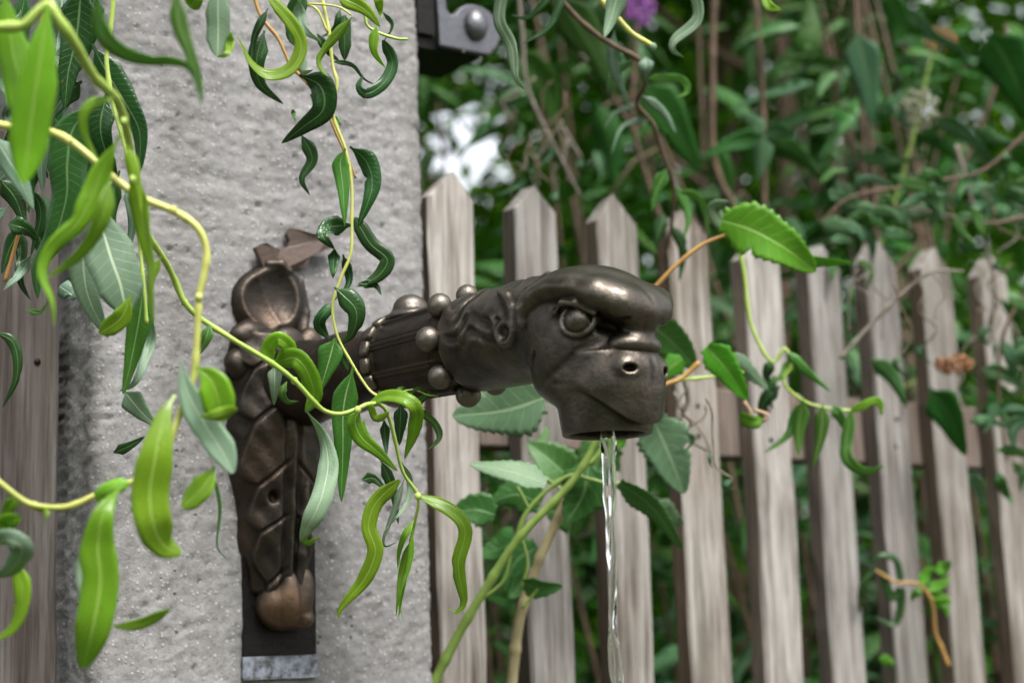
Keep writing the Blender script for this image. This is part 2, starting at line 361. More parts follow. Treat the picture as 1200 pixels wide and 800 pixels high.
for i, tp in TOPS.items():
    uc = i*.113+(.004 if i >= 0 else -.016)+random.uniform(-.002, .002)
    W, F = picket(uc, tp, random.uniform(.058, .063), .027, 40+i)
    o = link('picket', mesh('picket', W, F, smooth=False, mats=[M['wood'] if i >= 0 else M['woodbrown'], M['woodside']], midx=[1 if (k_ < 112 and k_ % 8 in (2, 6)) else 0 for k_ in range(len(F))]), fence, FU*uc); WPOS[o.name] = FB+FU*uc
    for dz in (.024, .060):
        c0 = FB+FU*(uc+random.uniform(-.004, .006))+np.array([0, 0, rail_z0+dz-.004])
        if i in (3, 4, 6) or dz > .05:
            V, Fh = tube([c0-FN*.004, c0+FN*.0012, c0+FN*.0020], [.0032, .0032, .0018], 8)
            part('nail', V, Fh, M['iron_black'], o, c0)
def box(o, ax, ay, az, lo, hi):
    q = [(x, y, z) for x in (lo[0], hi[0]) for y in (lo[1], hi[1]) for z in (lo[2], hi[2])]
    V = np.array([o+ax*x+ay*y+az*z for x, y, z in q])
    return V, [(0, 1, 3, 2), (4, 6, 7, 5), (0, 4, 5, 1), (2, 3, 7, 6), (0, 2, 6, 4), (1, 5, 7, 3)]
ZUP = np.array([0, 0, 1.])
for z0 in (rail_z0, .35):
    for (ua, ub) in ((-.74, UL-.004), (UR+.004, 1.30)):
        o = part('rail', *box(FB, FU, FN, ZUP, (ua, -.070, z0), (ub, -.0275, z0+.085)), M['railwood'], fence, smooth=False)
        b = o.modifiers.new('bevel', 'BEVEL'); b.width = .003; b.segments = 2

# ------------------------------------------------------------------ signed-distance sculpting
def surface_net(fn, lo, hi, h):
    ax = [np.arange(l, u+h, h, dtype=np.float32) for l, u in zip(lo, hi)]
    X, Y, Z = np.meshgrid(*ax, indexing='ij'); f = fn(X, Y, Z).astype(np.float32); s = f < 0
    nx, ny, nz = f.shape
    c = sum(s[i:nx-1+i, j:ny-1+j, k:nz-1+k].astype(np.int8) for i in (0, 1) for j in (0, 1) for k in (0, 1))
    act = np.argwhere((c > 0) & (c < 8)); idx = -np.ones(c.shape, dtype=np.int64); idx[tuple(act.T)] = np.arange(len(act))
    pos = np.zeros((len(act), 3), dtype=np.float64); cnt = np.zeros(len(act))
    cor = [(i, j, k) for i in (0, 1) for j in (0, 1) for k in (0, 1)]
    for a in cor:
        for b in cor:
            if sum(b)-sum(a) == 1 and all(y >= x for x, y in zip(a, b)):
                pa = act+np.array(a); pb = act+np.array(b); fa = f[tuple(pa.T)]; fb = f[tuple(pb.T)]
                m = (fa < 0) != (fb < 0); t_ = np.where(m, fa/np.where(m, fa-fb, 1), 0)
                pos[m] += (np.array(a)+(np.array(b)-np.array(a))*t_[:, None])[m]; cnt[m] += 1
    pos = (act+pos/cnt[:, None])*h+np.array(lo)
    Q = []
    for axis in range(3):
        sl = [slice(1, -1)]*3; sl[axis] = slice(0, -1)
        s0 = s[tuple(slice(1, d-1) if q != axis else slice(0, d-1) for q, d in enumerate(f.shape))]
        s1 = s[tuple(slice(1, d-1) if q != axis else slice(1, d) for q, d in enumerate(f.shape))]
        e = np.argwhere(s0 != s1)
        if not len(e): continue
        flip = s0[tuple(e.T)]
        for q in range(3):
            if q != axis: e[:, q] += 1
        b1, b2 = [(1, 2), (2, 0), (0, 1)][axis]
        def cell(d1, d2):
            p_ = e.copy(); p_[:, b1] -= d1; p_[:, b2] -= d2; return idx[tuple(p_.T)]
        q = np.stack([cell(1, 1), cell(0, 1), cell(0, 0), cell(1, 0)], -1)
        q[~flip] = q[~flip][:, ::-1]; Q.append(q)
    return pos, np.vstack(Q)
def smin(a, b, k):
    h = np.clip(.5+.5*(b-a)/k, 0, 1); return b+(a-b)*h-k*h*(1-h)
def smax(a, b, k): return -smin(-a, -b, k)
def ell(X, Y, Z, c, r):
    x, y, z = (X-c[0])/r[0], (Y-c[1])/r[1], (Z-c[2])/r[2]
    k0 = np.sqrt(x*x+y*y+z*z); k1 = np.sqrt((x/r[0])**2+(y/r[1])**2+(z/r[2])**2)+1e-6
    return k0*(k0-1)/k1
def cap(X, Y, Z, a, b, ra, rb):
    a, b = np.array(a, dtype=np.float32), np.array(b, dtype=np.float32); d = b-a
    t_ = np.clip(((X-a[0])*d[0]+(Y-a[1])*d[1]+(Z-a[2])*d[2])/(d@d), 0, 1)
    return np.sqrt((X-a[0]-d[0]*t_)**2+(Y-a[1]-d[1]*t_)**2+(Z-a[2]-d[2]*t_)**2)-(ra+(rb-ra)*t_)
def chain(X, Y, Z, pts, rs, k=3):
    d = None
    for i in range(len(pts)-1):
        e = cap(X, Y, Z, pts[i], pts[i+1], rs[i], rs[i+1]); d = e if d is None else smin(d, e, k)
    return d

# ------------------------------------------------------------------ bronze spout
SA = np.array([.664, -.748, 0]); SL = np.array([-.748, -.664, 0])          # where it points / its flank in view
SB = hit(330, 440, NF)
HO = hit(712, 510, 0, SL, SB)                                              # centre of the mouth ring
def L2W(v): v = np.asarray(v, dtype=float)/1000; return HO+v[:, :1]*SA+v[:, 1:2]*SL+v[:, 2:]*ZUP
WX = -float((HO-SB)@SA)*1000                                               # local x of the wall (mm)
AZ = 97.0                                                                  # height of the arm's axis
spout = thing('bronze_spout', FB+FU*-.25+FN*NF+np.array([0, 0, 1.361]), 'dark bronze fountain spout with a beaked ape-like beast head, fixed to the pillar', 'fountain spout')

def head_sdf(X, Y, Z):
    A = np.abs(Y)
    skull = ell(X, Y, Z, (-18, 0, 84), (52, 45, 46))
    neck = cap(X, Y, Z, (-34, 0, 93), (-215, 0, AZ-1), 43, 40); neck = smax(neck, -(X+155+.04*(Z-95)), 2.5)
    d = smin(skull, neck, 14)
    # mane: wavy locks on the neck
    am = np.clip((-58-X)/14, 0, 1)*np.clip((Z-78)/22, 0, 1)*np.clip((X+158)/24, 0, 1)
    d = d-am*(1.25*np.sin(Z*.42+A*.18+3.2*np.sin(X*.075)+1.6*np.sin(X*.17+Z*.05))+.7*np.sin(X*.22+Z*.3))
    # cheek and jaw
    d = smin(d, ell(X, A, Z, (-12, 24, 62), (34, 21, 34)), 8)
    d = smin(d, cap(X, A, Z, (-34, 16, 50), (-8, 20, 34), 22, 20), 8)
    # deep eye sockets
    d = smax(d, -ell(X, A, Z, (17, 48, 87), (26, 14, 17)), 6)
    d = smax(d, -ell(X, A, Z, (37, 24, 79), (16, 14, 8)), 5)
    # muzzle, cut off along the drooping lip
    mz = ell(X, Y, Z, (8, 0, 36), (42, 38.5, 36)); mz = smin(mz, cap(X, Y, Z, (10, 0, 18), (8, 0, 40), 36.5, 38), 6)
    mz = smin(mz, ell(X, Y, Z, (35, 0, 48), (15, 25, 14)), 7)
    lip = (37-.0125*np.maximum(X+10, 0)**2)-Z
    mz = smax(mz, lip*.85, 3.5)
    d2 = smin(d, mz, 5)
    # furrow from the nose wing round to the corner of the mouth
    d2 = smax(d2, -chain(X, A, Z, [(33, 26, 69), (18, 40, 62), (2, 46, 52), (-18, 47, 44), (-38, 40, 38)], [2.6, 3.2, 3.2, 3.0, 2]), 4)
    # nose: swollen bridge, nostrils with a rim
    d2 = smin(d2, ell(X, Y, Z, (32.5, 0, 64), (18, 23.5, 11.5)), 1.6)
    d2 = smin(d2, ell(X, A, Z, (39.5, 15.5, 46), (8.5, 10, 8)), 4)
    d2 = smax(d2, -ell(X, A, Z, (47, 19, 44.5), (8, 5.4, 3.2)), 1.4)
    d2 = smax(d2, -cap(X, Y, Z, (52.5, 0, 56), (54, 0, 12), 2.2, 2.2), 4)
    # throat tube with its open ring
    R = np.sqrt(X*X+Y*Y)
    tb = smax(smax(R-(34.6+.135*np.minimum(Z, 45)), -Z, 1.6), Z-60, 2)
    d2 = smax(d2, -chain(X, A, Z, [(-27, 43.5, 40.5), (-12, 45.5, 38.5), (6, 43.5, 35), (20, 38.5, 28)], [.8, 3.4, 3.2, 1.2]), 1.8)
    d3 = smin(d2, tb, 2.2)
    # skull cap and the heavy rolled brow
    ct, st = math.cos(R_(12)), math.sin(R_(12)); Xr = (X+10)*ct-(Z-93)*st; Zr = (X+10)*st+(Z-93)*ct
    cp = ell(Xr, Y, Zr, (1, 0, 0), (56, 55, 41.5)); cp = smax(cp, (82+.0122*A**2-Z)*.85, 5)
    rl = chain(X, A, Z, [(44, 0, 90), (39, 19, 94.5), (28, 34, 102), (9, 41, 109.5), (-12, 42.5, 113), (-30, 45, 107), (-39, 46.5, 97)], [9.6, 9.8, 8.2, 4.0, 2.8, 3.0, 3.0], 6)
    br = smin(cp, rl, 18); br = smax(br, -(X+46), 8)
    d4 = smin(d3, br, 3)
    d4 = smin(d4, ell(X, Y, Z, (37, 0, 79), (12.5, 15, 14)), 5)
    d4 = smax(d4, -chain(X, A, Z, [(46, 19, 81), (40, 26, 75), (30, 33, 71)], [2.0, 2.6, 2.0]), 3)
    d4 = smin(d4, chain(X, A, Z, [(-28, 30, 127), (-37, 43, 114), (-41, 47.5, 101), (-41, 47, 90)], [3.2, 4.2, 4.6, 4.2]), 3)
    d4 = smax(d4, -chain(X, A, Z, [(-36, 24, 134), (-47, 40, 117), (-51, 46, 102)], [2.6, 3, 2.4]), 3)
    d4 = smax(d4, -cap(X, Y, Z, (44, 0, 116), (59, 0, 92), 1.2, 1.6), 4)
    # eyelids
    ed = (.42, .905, .06); ec = (10.0, 34.0, 84.0)
    px, py, pz = X-ec[0], A-ec[1], Z-ec[2]; al = px*ed[0]+py*ed[1]+pz*ed[2]
    rr = np.sqrt(np.maximum(px*px+py*py+(pz*1.18)**2-al*al, 0)); ring = np.sqrt((rr-13.6)**2+(al-4.4)**2)-(1.9-.06*pz)
    d4 = smin(d4, ring, 2.2)
    d4 = smin(d4, np.sqrt(px*px+py*py+pz*pz)-11.8, .8)
    d4 = smin(d4, chain(X, A, Z, [(-7, 43, 93), (4, 46.5, 98), (16, 44, 96), (27, 36, 87)], [1.4, 2.2, 2.4, 2.0]), 3)
    # ear curl on the neck
    er = np.sqrt((X+66)**2+(Z-86)**2); d4 = smin(d4, np.sqrt((er-8.5)**2+(A-42.0)**2)-3.4, 3)
    d4 = smin(d4, chain(X, A, Z, [(-58, 41, 92), (-60, 40, 106), (-70, 36, 117), (-86, 30, 124)], [3, 3.4, 3.2, 2.5]), 3)
    d4 = smin(d4, chain(X, A, Z, [(-76, 42, 86), (-80, 41, 100), (-92, 38, 108)], [2.8, 3, 2.2]), 3)
    d4 = smax(d4, -chain(X, A, Z, [(-34, 40, 66), (-44, 38, 58), (-50, 32, 52)], [2.2, 2.6, 2]), 4)
    # hollow mouth
    d4 = smax(d4, -(smax(R-29.5, Z-26, 4)), 2)
    return d4
HV, HF = surface_net(head_sdf, (-164, -64, -5), (66, 64, 146), 1.3)
part('head', L2W(HV), HF[:, ::-1], M['bronze'], spout)
# fluted collar, its row of pads, beads, boss and the plain arm into the wall
def revolve(xs, rf, n=144):
    th = np.arange(n)*2*math.pi/n; V = []
    for x in xs: r = rf(x, th); V.append(np.stack([np.full(n, x), r*np.sin(th), AZ-2+r*np.cos(th)], -1))
    m = len(xs); V = np.vstack(V+[[[xs[0], 0, AZ-2]], [[xs[-1], 0, AZ-2]]])
    I = np.arange(m*n).reshape(m, n); J = np.roll(I, -1, 1)
    F = np.stack([I[:-1], I[1:], J[1:], J[:-1]], -1).reshape(-1, 4).tolist()
    F += [[m*n, int(I[0, j]), int(J[0, j])] for j in range(n)]+[[m*n+1, int(J[-1, j]), int(I[-1, j])] for j in range(n)]
    return L2W(V), F
def rc(x, th):
    ph = (th*8/(2*math.pi)+.3) % 1.0; e = np.abs(ph-.5)*2
    body = 36.5+3.0*np.clip((e-.66)/.05, 0, 1)-2.2*np.exp(-((e-.83)/.035)**2)+.6*(1-e**2)
    body = body+(x+215)*.03; k = np.clip((x+172)/6, 0, 1); body = body*(1-k)+36.0*k
    k2 = np.clip((-250-x)/4, 0, 1); return body*(1-k2)+(38.5+.0*th)*k2
part('fluted_collar', *revolve(np.linspace(-262, -152, 80), rc, 240), M['bronze_dark'], spout)
def ball(c, r, q=None, n=14):
    V, F = [], []
    for i in range(n//2+1):
        ph = math.pi*i/(n//2)
        for j in range(n): a = 2*math.pi*j/n; V.append((math.sin(ph)*math.cos(a), math.sin(ph)*math.sin(a), math.cos(ph)))
    for i in range(n//2):
        for j in range(n): k = (j+1) % n; F.append((i*n+j, (i+1)*n+j, (i+1)*n+k, i*n+k))
    V = np.array(V)*np.asarray(r); 
    if q is not None: V = V@q
    return V+np.asarray(c), F
for k in range(8):
    a = 2*math.pi*(k-.03)/8
    V, F = ball((-163, 42.5*math.sin(a), AZ-2+42.5*math.cos(a)), np.array([10.2, 10.4, 10.4])*random.uniform(.95, 1.07), n=20)
    part('bead', L2W(V), [f[::-1] for f in F], M['bronze_bead'], spout)
for k in range(16):
    a = 2*math.pi*(k+.5)/16; q = np.array([[1, 0, 0], [0, math.cos(a), -math.sin(a)], [0, math.sin(a), math.cos(a)]])
    V, F = ball((0, 0, 0), (5.5, 7.2, 4.5), None, 14); V = np.sign(V)*np.abs(V)**.5*np.array([5.0, 6.4, 3.8])**.5
    y, z = V[:, 1].copy(), V[:, 2]+38.2
    V = np.stack([V[:, 0]-257, y*math.cos(a)+z*math.sin(a), AZ-2-y*math.sin(a)+z*math.cos(a)], -1)
    part('pad', L2W(V), [f[::-1] for f in F], M['bronze'], spout)
def boss_sdf(X, Y, Z): return smin(ell(X, Y, Z, (-240, 0, AZ+42), (15, 16, 13)), ell(X, Y, Z, (-240, 0, AZ+35), (24, 20, 7)), 4)
V, F = surface_net(boss_sdf, (-270, -24, AZ+24), (-212, 24, AZ+62), 1.5); part('boss', L2W(V), F[:, ::-1], M['bronze_worn'], spout)
def ra(x, th):
    k = np.clip((-262-x)/(-262-WX), 0, 1); return 36.0+3.0*math.cos((x+262)*.09)*(1-k)+9*k**3+.0*th
part('arm', *revolve(np.linspace(WX-6, -254, 40), ra, 64), M['bronze_dark'], spout)

BO = FB+FU*-.245+FN*NF+np.array([0, 0, 1.361])
def B2W(v): v = np.asarray(v, dtype=float)/1000; return BO+v[:, :1]*FU+v[:, 1:2]*ZUP+v[:, 2:]*FN
def body_sdf(U, V_, N):
    vv = np.array([-215, -206, -170, -120, -60, 0, 33, 45]); w_ = np.interp(V_, vv, [22, 26, 33, 41, 47, 46, 42, 30]); p_ = np.interp(V_, vv, [16, 22, 28, 33, 38, 36, 30, 16])
    w_ = w_*(1+.03*np.sin(V_*.11)+.03*np.sin(V_*.07+1))
    q = np.sqrt(((U+10)/w_)**2+(N/p_)**2)
    d = (q-1)*np.minimum(w_, p_)*.8; d = smax(d, V_-42, 8); d = smax(d, -212-V_, 6)
    uu = U+8; au = np.abs(uu); pz = np.clip((V_+200)/60, 0, 1)
    ph = ((V_+.8*au+5*np.sin(V_*.045))/54 % 1.0-.5)*54
    lw = w_*(.80+.26*np.abs(np.cos((V_+.8*au+5*np.sin(V_*.045))*math.pi/54)))-3
    lf = smax(d-5.0+2.6*np.exp(-(ph/2.0)**2)*np.clip(au/10, 0, 1)+.05*np.abs(ph), au-lw, 1.0)         # acanthus leaf: scalloped lobes, veins between them
    lf = lf-3.2*np.exp(-(uu/3.2)**2)+1.6*np.exp(-((au-7)/2.2)**2)
    d = smin(d, smax(lf, V_-38, 2), .8)
    for (c, r) in [((-38, 32, 15), (22, 15, 12)), ((-46, 6, 13), (19, 16, 12)), ((18, 26, 26), (15, 17, 12)), ((-10, 14, 36), (20, 26, 11))]:
        d = smin(d, ell(U, V_, N, c, r), .8)
    d = smin(d, chain(U, V_, N, [(8, -110, 36), (6, -140, 34), (4, -175, 31), (2, -208, 27)], [3, 5, 5.5, 5]), 2)
    d = smax(d, -ell(U, V_, N, (-26, -122, 44), (6, 7, 16)), 3)
    d = d-.3*np.sin(V_*.21+U*.31)
    return smax(d, -N-4, 1)
V, F = surface_net(body_sdf, (-78, -222, -6), (46, 60, 64), 1.35); part('acanthus_bracket', B2W(V), F, M['bronze_dark'], spout)
def shell_sdf(U, V_, N):
    an = np.arctan2(U-2, V_-20); ra_ = np.sqrt((U-2)**2+(V_-20)**2)
    o = ell(U, V_, N, (-10, 66, 0), (41+1.4*np.cos(an*8), 43+2.2*np.cos(an*8), 22)); o = smax(o, -N-4, 1)
    cut = ell(U, V_, N, (-22, 76, 42), (43, 47, 34))-2.8*(np.abs(np.cos(an*4.0))-.5)*np.clip(ra_/40, 0, 1)
    o = smax(o, -cut, 1.5)
    o = smin(o, chain(U, V_, N, [(16, 34, 16), (22, 60, 13), (19, 92, 9)], [6, 4, 3]), 5)
    o = smin(o, chain(U, V_, N, [(-40, 42, 10), (-18, 30, 16), (10, 26, 20), (26, 30, 12)], [4, 6, 7, 5]), 6)
    return smin(o, chain(U, V_, N, [(4, 100, 14), (-4, 106, 12), (-16, 106, 9)], [3.5, 4.5, 4]), 4)
V, F = surface_net(shell_sdf, (-58, 12, -6), (42, 116, 48), 1.25); part('shell', B2W(V), F, M['bronze_dark'], spout)
def foot_sdf(U, V_, N):
    d = ell(U, V_, N, (-5, -221, 11), (27, 24, 24)); d = smin(d, ell(U, V_, N, (-6, -214, 27), (9, 25, 10)), 7)
    d = smin(d, ell(U, V_, N, (10, -234, 18), (12, 10, 14)), 7); d = smin(d, ell(U, V_, N, (10, -206, 24), (10, 20, 10)), 7)
    d = smax(d, -chain(U, V_, N, [(3, -196, 36), (3, -226, 40), (3, -240, 32)], [2.5, 3.5, 2.5]), 3); d = smax(d, -chain(U, V_, N, [(-18, -196, 30), (-20, -222, 36), (-14, -246, 26)], [2, 2.6, 2]), 2)
    d = smax(d, -cap(U, V_, N, (-4, -232, 38), (22, -226, 32), 2.0, 2.4), 3)
    return smax(d, -N-3, 1)
V, F = surface_net(foot_sdf, (-42, -254, -5), (34, -188, 50), 1.5); part('bracket_foot', B2W(V), F, M['bronze_rust'], spout)
def slab(poly, n0, n1):                                                    # polygon given as points on the pillar's face
    k = len(poly); V = np.vstack([np.array(poly)+FN*n1, np.array(poly)+FN*n0])
    return V, [tuple(range(k))]+[tuple(range(2*k-1, k-1, -1))]+[(k+i, k+(i+1) % k, (i+1) % k, i) for i in range(k)]
sl, sr = hit(283, 760, NF), hit(368, 760, NF); ul, ur = (sl-FB)@FU, (sr-FB)@FU
zt, zm, zb = 1.20, hit(325, 768, NF)[2], hit(325, 795, NF)[2]
o = part('iron_strap', *box(FB, FU, FN, ZUP, (ul, NF-.012, zm+.0005), (ur, NF+.0045, zt)), M['iron_black'], spout, smooth=False)
o = part('flaked_strap_end', *box(FB, FU, FN, ZUP, (ul-.001, NF-.012, zb), (ur+.001, NF+.0052, zm)), M['flaked'], spout, smooth=False)
o['label'] = 'flaking grey painted lower end of the strap'
for (uu, vv_) in ((ul+.012, zm+.02),):
    pass
scrap = [(292, 293), (297, 290), (305, 288), (315, 292), (325, 294), (333, 291), (335, 284), (331, 276), (334, 270), (342, 270), (350, 275), (357, 278), (366, 279), (374, 284), (383, 293), (374, 297), (366, 299), (357, 305), (356, 313), (345, 316), (334, 322), (318, 322), (306, 320), (302, 311), (298, 304)]
part('torn_leaf_tip', *slab([hit(x, y, NF)+FN*(.0015+.00022*max(0, 318-y)+.004*math.sin(x*.09)) for x, y in scrap], -.004, .0035), M['bronze_scrap'], spout, smooth=False)

# ------------------------------------------------------------------ water
def stream():
    pts = [HO+np.array([.004, -.001, .012])]
    z = HO[2]-.004; parts = []
    zs = np.r_[np.linspace(HO[2]+.022, HO[2]-.30, 220), np.linspace(HO[2]-.30, .005, 60)[1:]]
    V = []; c0 = HO+SL*.002+SA*.001; m = 28
    for z in zs:
        k = HO[2]-z; tw = 19*k
        cx = c0[0]+.0011*math.sin(k*31)+.0007*math.sin(k*77); cy = c0[1]+.001*math.cos(k*27)
        rr = .0038*(1+.10*math.sin(k*83)+.10*math.sin(k*151+1)+.05*math.sin(k*290))
        for j in range(m):
            a = 2*math.pi*j/m; e = 1+.36*math.cos(2*(a-tw*.7))+.15*math.cos(3*(a+tw*.4+.6*math.sin(k*40)))+.06*math.cos(5*a+tw+2*math.sin(k*60))
            V.append((cx+rr*e*math.cos(a), cy+rr*e*math.sin(a), z))
    n = len(zs); F = [(i*m+j, (i+1)*m+j, (i+1)*m+(j+1) % m, i*m+(j+1) % m) for i in range(n-1) for j in range(m)]
    F += [tuple(range(m)), tuple(range((n-1)*m, n*m))[::-1]]
    parts.append((np.array(V), F))
    return parts
ws = stream()
wt = thing('water_stream', (HO[0], HO[1], 0.0), 'thin twisting stream of clear water falling from the beast mouth', 'water')
for V, F in ws: part('water_strand', V, F, M['water'], wt)

# ------------------------------------------------------------------ iron hinge bracket at the pillar's top right
hb = thing('iron_bracket', hit(535, 60, .05), 'dark iron bracket with a domed rivet at the pillar top edge', 'bracket')
def on(px, py, n): return hit(px, py, n)
NP = .045
p0 = on(516, 54, NP); p1 = on(570, 65, NP)
lobe = [(516, 54), (514, 20), (509, -40), (521, -40), (524, 10), (529, 17), (535, 15), (539, 9), (547, 5), (556, 5), (566, 8), (575, 14), (582, 24), (586, 36), (587, 47), (582, 57), (574, 65), (566, 64)]
V, F = slab([on(x, y, NP) for x, y in lobe], -.010, 0)
o = part('rivet_plate', V, F, M['iron'], hb, smooth=False); b = o.modifiers.new('bevel', 'BEVEL'); b.width = .0025; b.segments = 3
ua = (p0-FB)@FU; ub = (p1-FB)@FU; z0 = (p0[2]+p1[2])/2
o = part('bracket_arm', *box(FB, FU, FN, ZUP, (ua-.030, -.045, z0-.001), (ub-.004, NP-.0105, z0+.012)), M['iron_black'], hb, smooth=False)
o = part('bracket_flange', *box(FB, FU, FN, ZUP, (ua-.026, -.04, z0+.0125), (ua-.004, NP-.004, z0+.13)), M['iron_black'], hb, smooth=False)
rc_ = on(557, 30, NP)
q = np.stack([FU, ZUP, FN]); V, F = ball(rc_, (.0145, .0185, .0125), q, 24); part('rivet', V, F, M['iron'], hb)
rs = on(543, 61, NP); V, F = ball(rs, (.002, .002, .002), q, 8); part('small_rivet', V, F, M['bronze_worn'], hb)

# ================================================================== leaves and twigs
TOCAM = lambda p: nrm(C-p)
def leaf_mesh(sp, hw, N0, tw0, tw1, kind, fold=.18, wave=.0, serr=0.0, cs=5, th=.0003, prof='lance', under=False, seed=0, roll=0.0):
    """sp: spine points (n,3); hw: half width in metres; N0: facing direction at each spine point; twists in degrees"""
    n = len(sp); t_ = np.linspace(0, 1, n); r = np.random.default_rng(seed)
    T = nrm(np.gradient(sp, axis=0)); N = nrm(N0-(np.sum(N0*T, 1, keepdims=True))*T); S = np.cross(T, N)
    a = np.radians(tw0+(tw1-tw0)*t_)[:, None]
    N, S = N*np.cos(a)+S*np.sin(a), S*np.cos(a)-N*np.sin(a)
    if prof == 'lance': w_ = np.clip((t_-.05)*6, .055, 1)**.75*np.clip(1-t_, 0, 1)**.6*(1.18-.25*np.abs(t_-.35)); w_ = w_/w_.max()
    elif prof == 'blunt': w_ = np.clip((t_-.04)*2.6, .05, 1)**.75*np.clip((1-t_)*4.5+.05, 0, 1)**.6*(1-.12*t_)
    elif prof == 'strap': w_ = np.minimum(1, (t_*8+.1))**.7*np.clip((1-t_)*3, 0, 1)**.7
    else:                                            # 'broad': heart-shaped, toothed, pointed
        w_ = np.clip(t_/.22, .25, 1)**.5*np.clip((1-t_)/.70, 0, 1)**.58
    w_ = hw*np.maximum(w_, .02)
    if serr: w_ = w_*(1-serr*(1.6 if prof == 'broad' else 1)*((np.arange(n)/(4.0 if prof == 'broad' else 2.0)) % 1.0))
    s_ = np.linspace(-1, 1, cs)
    ed = []
    for sd_ in (0, 1):                               # each margin has its own unevenness and, at times, a nibble
        e_ = 1+.028*np.interp(t_, np.linspace(0, 1, 9), r.normal(0, 1, 9))
        if cs > 3 and prof != 'blunt' and r.random() < .14: e_ = e_-r.uniform(.15, .4)*np.exp(-((t_-r.uniform(.3, .85))/r.uniform(.02, .04))**2)
        ed.append(np.clip(e_, .3, 1.2))
    em = np.where(s_[None, :] < 0, ed[0][:, None], ed[1][:, None])
    ph = r.uniform(0, 6.28); lv = np.linalg.norm(np.diff(sp, axis=0), axis=1).sum()
    wv = wave*np.sin(t_*lv/hw*1.1+ph)
    off = (fold*np.abs(s_)[None, :]*w_[:, None]) + wv[:, None]*s_[None, :]**2*w_[:, None] + wave*.6*(np.cos(t_*lv/hw*1.7+2*ph))[:, None]*s_[None, :]*w_[:, None]*.5
    if roll: off = off - roll*(1-np.sqrt(np.clip(1-.85*s_**2, 0, 1)))[None, :]*w_[:, None]
    G = sp[:, None]+S[:, None]*((s_[None, :]*em)[..., None]*w_[:, None, None])+N[:, None]*off[..., None]
    top = G+N[:, None]*th/2; bot = G-N[:, None]*th/2
    V = np.vstack([top.reshape(-1, 3), bot.reshape(-1, 3)]); m = n*cs
    I = np.arange(m).reshape(n, cs)
    q = np.stack([I[:-1, :-1], I[:-1, 1:], I[1:, 1:], I[1:, :-1]], -1).reshape(-1, 4)
    # S = T x N: (S,T,N) so that q winds towards +N
    F = q.tolist()+(q[:, ::-1]+m).tolist(); mi = [0]*len(q)+[1]*len(q)
    for i in range(n-1):
        for e in (0, cs-1):
            A, B = int(I[i, e]), int(I[i+1, e]); F.append([A, B, B+m, A+m] if e == 0 else [B, A, A+m, B+m]); mi.append(0)
    uv = np.stack(np.broadcast_arrays((s_[None, :]+1)/2, (t_*lv/(2*hw))[:, None]), -1).reshape(-1, 2); uv = np.vstack([uv, uv])
    if under: mi = [1-x for x in mi]
    return V, F, mi, uv
KIND = {'b': ('bright', 'pale'), 'm': ('mid', 'pale'), 'd': ('dark', 'paledark'), 'v': ('vine', 'canepale'), 'c': ('cane', 'canepale'), 's': ('bush', 'bushgrey'), 'g': ('bushgrey', 'bush')}
_ls = [0]
def leaf(root, pts, w_px, kind, depth, tw=(0, 0), prof='lance', fold=.16, wave=.12, serr=0.0, cs=5, name='leaf', roll=0.0, face=None):
    """a leaf whose midrib runs through measured points; depth may be a number or one number per point"""
    _ls[0] += 1; under = kind[0] == 'p'
    k = KIND[{'p': 'm', 'pd': 'd', 'pc': 'c'}.get(kind, kind)]
    pts = np.array(pts, dtype=float); dz = np.broadcast_to(np.asarray(depth, dtype=float), (len(pts),))
    L = np.hypot(*np.diff(pts, axis=0).T).sum(); n = int(np.clip(L/4, 10, 46))
    if serr: n = int(np.clip(L/2.2, 16, 90))
    P3 = np.array([P(x, y, z) for (x, y), z in zip(pts, dz)]); sp = cat_rom(P3, n)
    r = np.random.default_rng(_ls[0])
    sp = sp+np.sin(np.linspace(0, math.pi, n)*r.uniform(.8, 2.2))[:, None]*TOCAM(sp)*r.normal(0, .0035)
    N0 = TOCAM(sp) if face is None else np.broadcast_to(np.asarray(face, dtype=float), sp.shape).copy()
    tw0, tw1 = tw[0]+r.uniform(-14, 14), tw[1]+r.uniform(-14, 14)
    V, F, mi, uv = leaf_mesh(sp, w_px/2/FPX*dz.mean(), N0, tw0, tw1, kind, fold*r.uniform(.3, 1.5)*r.choice([1, 1, -1]), wave, serr, cs, .0003, prof, under, _ls[0], roll)
    return part(name, V, F, None, root, P3[0], uv=uv, mats=[M[k[0]], M[k[1]]], midx=mi)
def stem(root, pts, w_px, mat, depth, name='stem', w_end=None, lump=.03, sides=8):
    pts = np.array(pts, dtype=float); dz = np.broadcast_to(np.asarray(depth, dtype=float), (len(pts),))
    n = int(np.clip(np.hypot(*np.diff(pts, axis=0).T).sum()/5, 8, 160)); P3 = np.array([P(x, y, z) for (x, y), z in zip(pts, dz)])
    sp = cat_rom(P3, n); jr = np.random.default_rng(int(abs(pts).sum()) % 9999); kk = np.interp(np.arange(n), np.arange(0, n+7, 7), jr.normal(0, 1, len(np.arange(0, n+7, 7))))
    sp = sp+(kk*np.sin(np.linspace(0, math.pi, n))**.3)[:, None]*UP*w_px*.10/FPX*dz.mean(); rad = np.linspace(w_px, w_end if w_end else w_px*.75, n)/2/FPX*dz.mean()*(1+.22*np.exp(-((np.arange(n) % 11-5)/1.1)**2))
    V, F = tube(sp, rad, sides, lump); return part(name, V, F, M[mat], root, P3[0])
def node(root, x, y, z, r_px, mat):
    r = r_px/FPX*z; V, F = ball(P(x, y, z), (r, r*.8, r*1.1), None, 8); part('bud', V, F, M[mat], root)

